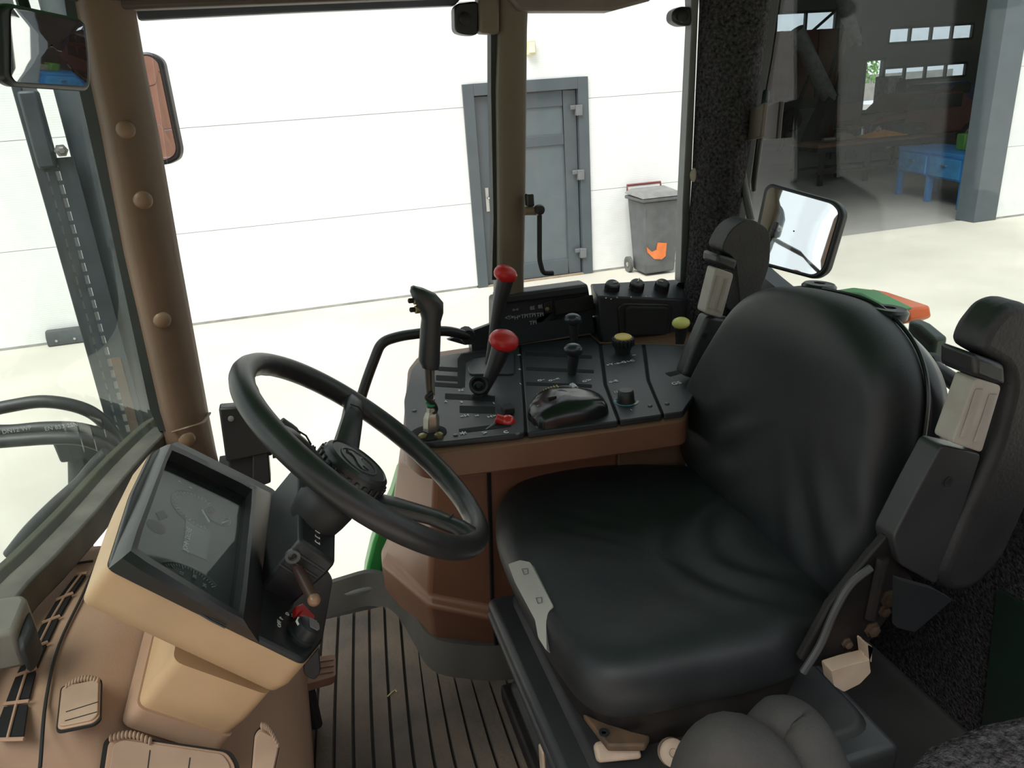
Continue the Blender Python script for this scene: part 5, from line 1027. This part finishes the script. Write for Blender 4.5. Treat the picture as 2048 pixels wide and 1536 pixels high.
q = B(); q.loft([[V((bx-0.04, by-0.04, 0.965)), V((bx+0.54, by-0.04, 0.965)), V((bx+0.54, by+0.50, 0.985)), V((bx-0.04, by+0.50, 0.985))], [V((bx+0.02, by+0.03, 1.01)), V((bx+0.48, by+0.03, 1.01)), V((bx+0.48, by+0.44, 1.04)), V((bx+0.02, by+0.44, 1.04))]])
fin(q, 'bin_lid', mat('bin_lid_grey', (0.20, 0.20, 0.20), 0.5), bn, bevel=0.012)
fin(B().tube([V((bx+0.02, by+0.52, 1.0)), V((bx+0.02, by+0.53, 1.07)), V((bx+0.48, by+0.53, 1.07)), V((bx+0.48, by+0.52, 1.0))], 0.015, 8), 'bin_handle', mat('bin_handle_red', (0.20, 0.05, 0.05), 0.5), bn)
for sx in (-0.045, 0.50):
    wl = fin(B().lathe((bx+sx, by+0.40, 0.10), (1, 0, 0), [(0.03, 0.012), (0.06, 0.008), (0.07, 0.0), (0.10, 0.0), (0.10, 0.045), (0.07, 0.045), (0.03, 0.04)], 24), 'wheel', mat('bin_wheel', (0.12, 0.12, 0.115), 0.6), bn)
    fin(B().lathe((bx+sx-0.006, by+0.40, 0.10), (1, 0, 0), [(0.02, 0), (0.03, 0.006), (0.03, 0.06), (0.02, 0.062)], 14), 'wheel_hub', SILVER, wl)
zz = [V((bx+0.03+x*0.30, by-0.0+0.05*(1-z)-0.012, z*0.9)) for x, z in ((0.05, 0.42), (0.30, 0.34), (0.50, 0.36), (0.55, 0.46), (0.95, 0.44), (0.92, 0.26), (0.75, 0.22), (0.40, 0.24), (0.10, 0.34))]
fin(B().prism(zz, (0, 0.012, 0)), 'orange_mark', mat('orange_paint', (0.75, 0.20, 0.05), 0.6), bd, smooth=False)
# ---- hall
def table(name, label, cx, cy, w_, d_, h_, ms, legs, rail=True, apron=0.0, cat='workbench', ang=0.0, rail_z=0.25):
    t = thing(name, (cx, cy, 0), label, cat); R3 = M.Rotation(ang, 3, 'Z')
    def L(x, y, z): return V((cx, cy, 0))+R3 @ V((x, y, z))
    fin(B().box(L(0, 0, h_-0.03), (w_, d_, 0.06), R3), 'table_top', ms[0], t, bevel=0.008)
    for x in legs:
        for y in (-d_/2+0.06, d_/2-0.06): fin(B().box(L(x, y, (h_-0.06)/2), (0.09, 0.09, h_-0.06), R3), 'leg', ms[1], t, bevel=0.005)
    if apron: 
        for y in (-d_/2+0.02, d_/2-0.02): fin(B().box(L(0, y, h_-0.06-apron/2), (w_-0.04, 0.03, apron), R3), 'apron', ms[1], t, bevel=0.004)
    if rail:
        for y in (-d_/2+0.06, d_/2-0.06): fin(B().box(L(0, y, rail_z), (w_-0.1, 0.05, 0.05), R3), 'stretcher', ms[1], t)
    return t, L
g1 = atZ(1647, 372, 0); g2 = atZ(1790, 388, 0); g3 = atZ(1912, 420, 0)
WOODD = mat('worn_bench_wood', (0.16, 0.09, 0.05), 0.7, scale=6); DSTEEL = mat('dark_bench_steel', (0.03, 0.03, 0.03), 0.6)
table('workbench', 'long brown workbench with dark legs inside the hall, orange cloth on top', g1.x+1.25, g1.y+0.5, 2.9, 1.0, 0.82, (WOODD, DSTEEL), (-1.3, -0.2, 1.25), True, 0.10)
bxm = g1.x+1.25; bym = g1.y+0.5
BLUE = mat('blue_paint', (0.03, 0.20, 0.50), 0.5, var=0.1, scale=4)
dv = g3-g2; an = math.atan2(dv.y, dv.x); m_ = (g2+g3)/2
n2 = V((-math.sin(an), math.cos(an), 0))
bl_len = dv.length+0.12
t, L = table('blue_workbench', 'bright blue steel workbench with drawers in the hall gateway', m_.x+n2.x*0.4, m_.y+n2.y*0.4, bl_len, 0.8, 0.85, (BLUE, BLUE), (-bl_len/2+0.06, 0, bl_len/2-0.06), False, 0.36, ang=an)
R3 = M.Rotation(an, 3, 'Z')
for x in (-bl_len*0.24, bl_len*0.24):
    dr = fin(B().box(L(x, -0.4, 0.61), (bl_len*0.42, 0.03, 0.30), R3), 'drawer_front', mat('blue_paint_light', (0.05, 0.26, 0.55), 0.5), t, bevel=0.006)
    fin(B().box(L(x, -0.43, 0.65), (0.16, 0.03, 0.02), R3), 'drawer_handle', SILVER, dr)
# things on the benches
def on(px, z): return atZ(px[0], px[1], z)
p = V((bxm+0.0, bym-0.1, 0.82)); ORG = mat('orange_cloth', (0.60, 0.24, 0.02), 0.9)
cl = B(); rr2 = []
for i in range(9):
    row = []
    for j in range(13):
        row.append(V((p.x-0.1+0.95*j/12, p.y-0.25+0.5*i/8, p.z+0.03+0.13*abs(math.sin(j*1.1+i*0.9))*math.sin(math.pi*j/12)*math.sin(math.pi*i/8)+0.002)))
    rr2.append(row)
cl.loft(rr2, cap=False, closed=False); fin(cl, 'work_cloth', ORG, solid=0.02, label='crumpled orange cloth heaped on the brown workbench', cat='cloth')
c = V((p.x-1.05, p.y+0.0, 0.82))
t = thing('drill', c, 'silver and black power drill lying at the left end of the brown workbench', 'drill')
fin(B().tube([c+V((0, 0, 0.05)), c+V((0.28, 0, 0.05))], 0.05, 12), 'motor_housing', SILVER, t); fin(B().tube([c+V((0.28, 0, 0.05)), c+V((0.40, 0, 0.05))], 0.025, 10), 'chuck', BLACKM, t)
c = V((p.x-0.45, p.y+0.1, 0.82)); fin(B().loft([[c+V((-.22, -.15, 0)), c+V((.22, -.15, 0)), c+V((.22, .15, 0)), c+V((-.22, .15, 0))], [c+V((-.15, -.12, .16)), c+V((.12, -.10, .13)), c+V((.14, .12, .14)), c+V((-.16, .10, .17))]]), 'canvas_bag', mat('canvas_khaki', (0.16, 0.13, 0.08), 0.9), bevel=0.04, seg=3, label='khaki canvas bag beside the orange cloth on the workbench', cat='bag')
for i, (dx, h, m_2, lb) in enumerate(((0.20, 0.22, SILVER, 'silver tin can standing behind the orange cloth'), (0.42, 0.28, BLACKM, 'black spray can standing behind the orange cloth'), (0.62, 0.20, mat('white_can', (0.6, 0.6, 0.58), 0.4), 'white can standing behind the orange cloth'))):
    c = V((p.x+dx, p.y+0.36, 0.82)); fin(B().lathe(c, (0, 0, 1), [(0.055, 0), (0.055, h*0.8), (0.045, h*0.86), (0.02, h*0.9), (0.02, h)], 16), 'can', m_2, label=lb, cat='can', group='cans on the brown workbench')
c = V((p.x+1.2, p.y+0.1, 0.82))
t = thing('tool_case', c, 'black tool case lying on the right end of the brown workbench', 'case')
fin(B().box(c+V((0, 0, 0.11)), (0.55, 0.36, 0.22)), 'case_body', BLACKM, t, bevel=0.03); fin(B().tube([c+V((-.1, -.19, .12)), c+V((-.1, -.22, .12)), c+V((.1, -.22, .12)), c+V((.1, -.19, .12))], 0.012, 8), 'case_handle', BLACKP, t)
for k, (s_, hgt, col_, lb) in enumerate(((0.10, 0.26, (0.10, 0.30, 0.06), 'green jerrycan on the blue workbench'), (0.27, 0.20, (0.30, 0.32, 0.22), 'pale carton on the blue workbench'))):
    c = L(s_*bl_len, 0.05, 0.85)
    t2 = thing('jerrycan' if k == 0 else 'carton', c, lb, 'can' if k == 0 else 'box')
    fin(B().box(c+V((0, 0, hgt/2)), (0.24 if k == 0 else 0.36, 0.16, hgt), R3), 'body', mat('item_%d' % k, col_, 0.6), t2, bevel=0.02)
    fin(B().lathe(c+V((0.06, 0, hgt)), (0, 0, 1), [(0.025, 0), (0.025, 0.03), (0.02, 0.035)], 10) if k == 0 else B().box(c+V((0, 0, hgt+0.004)), (0.36, 0.04, 0.004), R3), 'cap' if k == 0 else 'tape', BLACKM, t2)
# cardboard carton with a red letter by the column
g = L(bl_len*0.47, 0.15, 0.85)
t2 = thing('cardboard_box', g, 'tall cardboard carton with a red letter on the blue workbench by the gate column', 'box')
fin(B().box(g+V((0, 0, 0.42)), (0.34, 0.30, 0.84), R3), 'carton_body', mat('cardboard', (0.42, 0.27, 0.16), 0.8), t2, bevel=0.01)
text('lettering', 'P', g+R3 @ V((-0.10, -0.153, 0.38)), R3 @ V((1, 0, 0)), (0, 0, 1), 0.35, RED, t2)
fin(B().box(g+V((0, 0, 0.06)), (0.345, 0.305, 0.10), R3), 'red_band', RED, t2)
# stool frame with wooden seat
g = V((atY(1705, 260, 17.5).x, 17.5, 0))
t = thing('wheeled_stool', g, 'dark steel trolley stool with a brown wooden seat behind the workbench', 'stool')
fin(B().box(g+V((0, 0, 0.78)), (0.75, 0.6, 0.05)), 'seat', mat('stool_wood', (0.16, 0.07, 0.04), 0.7), t, bevel=0.01)
fin(B().box(g+V((0.05, 0.28, 1.15)), (0.75, 0.04, 0.45)), 'backrest', MATS['stool_wood'], t, bevel=0.01)
for x in (-0.34, 0.34):
    for y in (-0.26, 0.26): fin(B().tube([g+V((x*1.15, y*1.1, 0)), g+V((x, y, 0.76))], 0.025, 8), 'leg', DSTEEL, t)
fin(B().tube([g+V((0.38, 0.28, 0.76)), g+V((0.45, 0.28, 1.45))], 0.025, 8), 'back_upright', DSTEEL, t); fin(B().tube([g+V((-0.38, 0.28, 0.76)), g+V((-0.34, 0.28, 1.40))], 0.025, 8), 'back_upright', DSTEEL, t)
fin(B().tube([g+V((-0.38, -0.27, 0.3)), g+V((0.38, -0.27, 0.3))], 0.02, 8), 'stretcher', DSTEEL, t)
# tall white cabinet with a dark coat on its corner
yq = 24.0; a, b = atY(1766, 240, yq), atY(1805, 150, yq)
t = thing('tall_cabinet', ((a.x+b.x)/2, yq, 0), 'tall pale cabinet near the open back door of the hall', 'cabinet')
CW = b.x-a.x
fin(B().box2((a.x, yq, 0.0), (b.x, yq+0.6, atY(1790, 152, yq).z)), 'cabinet_body', mat('pale_cabinet', (0.50, 0.49, 0.46), 0.6), t, bevel=0.01)
zt_ = atY(1790, 152, yq).z
dr = fin(B().box2((a.x+0.03, yq-0.02, 0.08), (b.x-0.03, yq, zt_-0.05)), 'cabinet_door', MATS['pale_cabinet'], t, bevel=0.006); fin(B().box((b.x-0.1, yq-0.035, 1.0), (0.02, 0.03, 0.15)), 'door_handle', BLACKM, dr)
co = B(); co.loft([[V((b.x-0.1+x*s_, yq-0.13+y*s_*0.6, z)) for x, y in ((-0.2, -0.05), (0.2, -0.08), (0.25, 0.08), (-0.2, 0.1))] for z, s_ in ((0.95, 1.1), (1.3, 1.0), (1.6, 0.9), (1.75, 0.4))])
fin(co, 'dark_coat', mat('coat_dark', (0.02, 0.02, 0.022), 0.9), bevel=0.03, seg=3, label='dark coat hanging at the corner of the tall pale cabinet', cat='coat')
# red car under repair, low in the hall
g = V((atY(1810, 300, 18.5).x, 18.5, 0)); CR = mat('dull_red_paint', (0.22, 0.03, 0.03), 0.4)
car = thing('red_car', g, 'dull red car with its front opened standing behind the workbenches', 'car')
prof_ = [(-2.0, 0.35), (-2.05, 0.75), (-1.7, 0.95), (-0.9, 1.02), (-0.35, 1.45), (0.9, 1.47), (1.6, 1.02), (2.0, 0.95), (2.05, 0.40)]
fin(B().loft([[V((g.x+x, g.y+y, z if z < 1.1 else z)) for x, z in prof_] for y in (-0.8, 0.8)]), 'car_body', CR, car, bevel=0.06, seg=3)
for x0_, x1_, z0_, z1_ in ((-0.75, 0.0, 1.05, 1.40), (0.1, 0.95, 1.05, 1.40)): fin(B().prism([V((g.x+x0_-0.15, g.y-0.81, z0_)), V((g.x+x1_, g.y-0.81, z0_)), V((g.x+x1_, g.y-0.81, z1_)), V((g.x+x0_+0.15, g.y-0.81, z1_))], (0, 0.02, 0)), 'side_window', mat('car_glass', (0.02, 0.025, 0.03), 0.15), car)
fin(B().prism([V((g.x-2.0, g.y-0.82, 0.40)), V((g.x-1.0, g.y-0.82, 0.40)), V((g.x-0.85, g.y-0.82, 0.85)), V((g.x-1.6, g.y-0.82, 0.82)), V((g.x-2.0, g.y-0.82, 0.75))], (0, 0.02, 0)), 'wheel_arch', BLACKM, car)
for x in (-1.3, 1.35):
    for y in (-0.72, 0.72): 
        wl = fin(B().lathe((g.x+x, g.y+y-0.1, 0.31), (0, 1, 0), [(0.18, 0.0), (0.28, -0.02), (0.31, 0.02), (0.31, 0.18), (0.28, 0.2), (0.18, 0.2)], 20), 'wheel', RUBBER, car)
        fin(B().lathe((g.x+x, g.y+y-0.12, 0.31), (0, 1, 0), [(0.17, 0), (0.16, 0.02), (0.03, 0.03)], 14), 'wheel_rim', SILVER, wl)
fin(B().box((g.x+0.2, g.y+2.2, 0.7), (0.001, 0.001, 0.001)) if False else B().prism([V((g.x-1.9, g.y-0.3, 1.02)), V((g.x-0.95, g.y-0.3, 1.05)), V((g.x-0.95, g.y+0.7, 1.05)), V((g.x-1.9, g.y+0.7, 1.02))], (0, 0, 0.03)), 'bonnet', BLACKM, car, bevel=0.01)
# blue car further back
g = V((atY(1855, 260, 25.0).x, 25.0, 0))
car2 = thing('blue_car', g, 'small blue car parked deep in the hall behind the red one', 'car')
fin(B().loft([[V((g.x+x, g.y+y, z)) for x, z in prof_] for y in (-0.8, 0.8)]), 'car_body', mat('dark_blue_paint', (0.02, 0.06, 0.20), 0.3), car2, bevel=0.08, seg=3)
for x0_, x1_ in ((-0.7, 0.0), (0.1, 0.95)): fin(B().prism([V((g.x+x0_-0.15, g.y-0.81, 1.05)), V((g.x+x1_, g.y-0.81, 1.05)), V((g.x+x1_, g.y-0.81, 1.40)), V((g.x+x0_+0.15, g.y-0.81, 1.40))], (0, 0.02, 0)), 'side_window', MATS['car_glass'], car2)
for x in (-1.3, 1.35): fin(B().lathe((g.x+x, g.y-0.82, 0.31), (0, 1, 0), [(0.18, 0.0), (0.28, -0.02), (0.31, 0.02), (0.31, 0.18), (0.28, 0.2)], 20), 'wheel', RUBBER, car2)
# white folding table behind
g = V((atY(1845, 215, 29.0).x, 29.0, 0))
table('folding_table', 'white topped folding table by the back wall of the hall', g.x, g.y, 2.2, 0.8, 1.0, (mat('white_top', (0.7, 0.7, 0.7), 0.5), DSTEEL), (-0.9, 0.9), False, 0)
# rust red trailer body and pale inclined beams on the left of the hall
yq = 27.0; P = [atY(x, y, yq) for x, y in ((1608, 60), (1716, 60), (1716, 168), (1640, 175))]
t = thing('red_trailer', ((P[0].x+P[1].x)/2, yq, 0), 'rust red tipping trailer body standing in the dark end of the hall', 'trailer')
zb = 1.2
tm = mat('rust_red', (0.20, 0.055, 0.04), 0.7, scale=2)
bd = fin(B().box2((P[0].x-1.2, yq, zb), (P[1].x+0.2, yq+2.2, P[0].z)), 'trailer_body', tm, t, bevel=0.05)
for k in range(5): fin(B().box((P[0].x-1.0+k*(P[1].x-P[0].x+1.2)/4.2, yq-0.04, (zb+P[0].z)/2), (0.12, 0.08, P[0].z-zb)), 'side_rib', tm, bd)
fin(B().box2((P[0].x-1.0, yq+0.3, 0.8), (P[1].x, yq+1.9, 1.2)), 'chassis', DSTEEL, t)
for x in (P[0].x-0.2, P[1].x-0.8): fin(B().lathe((x, yq+0.02, 0.45), (0, 1, 0), [(0.2, 0), (0.40, 0), (0.45, 0.05), (0.45, 0.25), (0.40, 0.3)], 20), 'wheel', RUBBER, t)
fin(B().tube([V((P[0].x-1.0, yq+1.0, 0.9)), V((P[0].x-2.2, yq+1.0, 0.5))], 0.07, 8), 'drawbar', DSTEEL, t)
for nm, (a, b), lb, yq in (('loading_auger', ((1676, -40), (1712, 92)), 'upper pale grey auger tube slanting across the dark hall', 22.0), ('loading_auger', ((1592, 60), (1660, 200)), 'lower pale grey auger tube slanting past the red trailer', 20.0)):
    A, C_ = atY(*a, yq), atY(*b, yq); foot = V((C_.x-0.35, yq, 0))
    t = thing(nm, foot, lb, 'auger', 'auger tubes in the hall')
    tb = fin(B().tube([A, C_], 0.22, 14), 'auger_tube', mat('pale_galvanised', (0.40, 0.42, 0.40), 0.6), t)
    fin(B().loft([[C_+V((-.2, -.2, .1)), C_+V((.2, -.2, .1)), C_+V((.2, .2, .1)), C_+V((-.2, .2, .1))], [foot+V((-.4, -.4, 0)), foot+V((.4, -.4, 0)), foot+V((.4, .4, 0)), foot+V((-.4, .4, 0))]]), 'hopper', DSTEEL, t)
    fin(B().tube([A*0.5+C_*0.5, V((A.x*0.5+C_.x*0.5-0.6, yq+0.5, 0))], 0.05, 8), 'support_leg', DSTEEL, t)
# diagonal brace across the far left window
P = [atY(1668, 24, HB-0.3), atY(1600, 84, HB-0.3)]; P2 = P[1]+(P[1]-P[0])*0.1
fin(B().tube([P[0]+(P[0]-P[1])*0.4, P[1]+(P[1]-P[0])*1.2], 0.07, 8), 'trim_3', DSTEEL, kind='structure')
# bush, pallets outside the back door
c = V(((DO[0]+DO[1])/2+4.4, HB+9, 0))
bu = thing('garden_bush', c, 'bright green bush seen through the open back door of the hall', 'bush')
random.seed(3); lf = B()
for k in range(1400):
    a, r_, z = random.random()*6.28, random.random()**0.5*3.2, random.random()
    p_ = c+V((math.cos(a)*r_, math.sin(a)*r_*0.6, 1.2+z*3.2*(1-0.1*r_))); d1_ = V((random.uniform(-1, 1), random.uniform(-1, 1), random.uniform(-1, 1))).normalized()*0.16; d2_v = d1_.cross(V((random.uniform(-1, 1), random.uniform(-1, 1), 1))).normalized()*0.08
    lf.add([p_-d1_, p_+d2_v, p_+d1_, p_-d2_v], [(0, 1, 2, 3)])
fin(lf, 'foliage', mat('leaf_green', (0.12, 0.32, 0.04), 0.6, scale=1.5), bu, smooth=False, kind='stuff')
for k in range(4): fin(B().tube([c+V((k*0.4-0.6, 0, 0)), c+V((k*0.7-1.0, 0.3, 2.4))], 0.06, 7), 'stem', mat('bark', (0.10, 0.07, 0.05), 0.9), bu)
for k in range(4):
    c = V((DO[0]+3.2, HB+5.5, 0.15*k+0.0))
    t = thing('wooden_pallet', c, ['lowest pallet of the stack outside the back door', 'second pallet from the bottom of the stack outside', 'third pallet from the bottom of the stack outside', 'top pallet of the stack outside the back door'][k], 'pallet', 'pallet stack outside')
    wm = mat('pallet_wood', (0.36, 0.29, 0.20), 0.8)
    for j in range(5): fin(B().box(c+V((0, -0.5+0.25*j, 0.13)), (1.2, 0.12, 0.024)), 'plank', wm, t)
    for j in (-0.5, 0, 0.5): fin(B().box(c+V((j, 0, 0.06)), (0.1, 1.1, 0.115)), 'bearer', wm, t)
fin(B().box2((DO[0]-3, HB+12, 0), (DO[1]+16, HB+12.4, 1.6)), 'wall_boundary', mat('stone_grey', (0.30, 0.28, 0.25), 0.9, scale=3), kind='structure', smooth=False)
# tall cladded building on the far side of the yard, behind the viewer
bk_ = thing('wall_opposite', (0, -9, 0), None, None); prop(bk_, kind='structure')
for k in range(6): fin(B().box2((-16, -9.4, 0.02+k*0.9), (30, -9.0, 0.90+k*0.9)), 'wall_panel', mat('brick_red_cladding', (0.34, 0.16, 0.11), 0.7, var=0.1, scale=1.5), bk_, smooth=False)
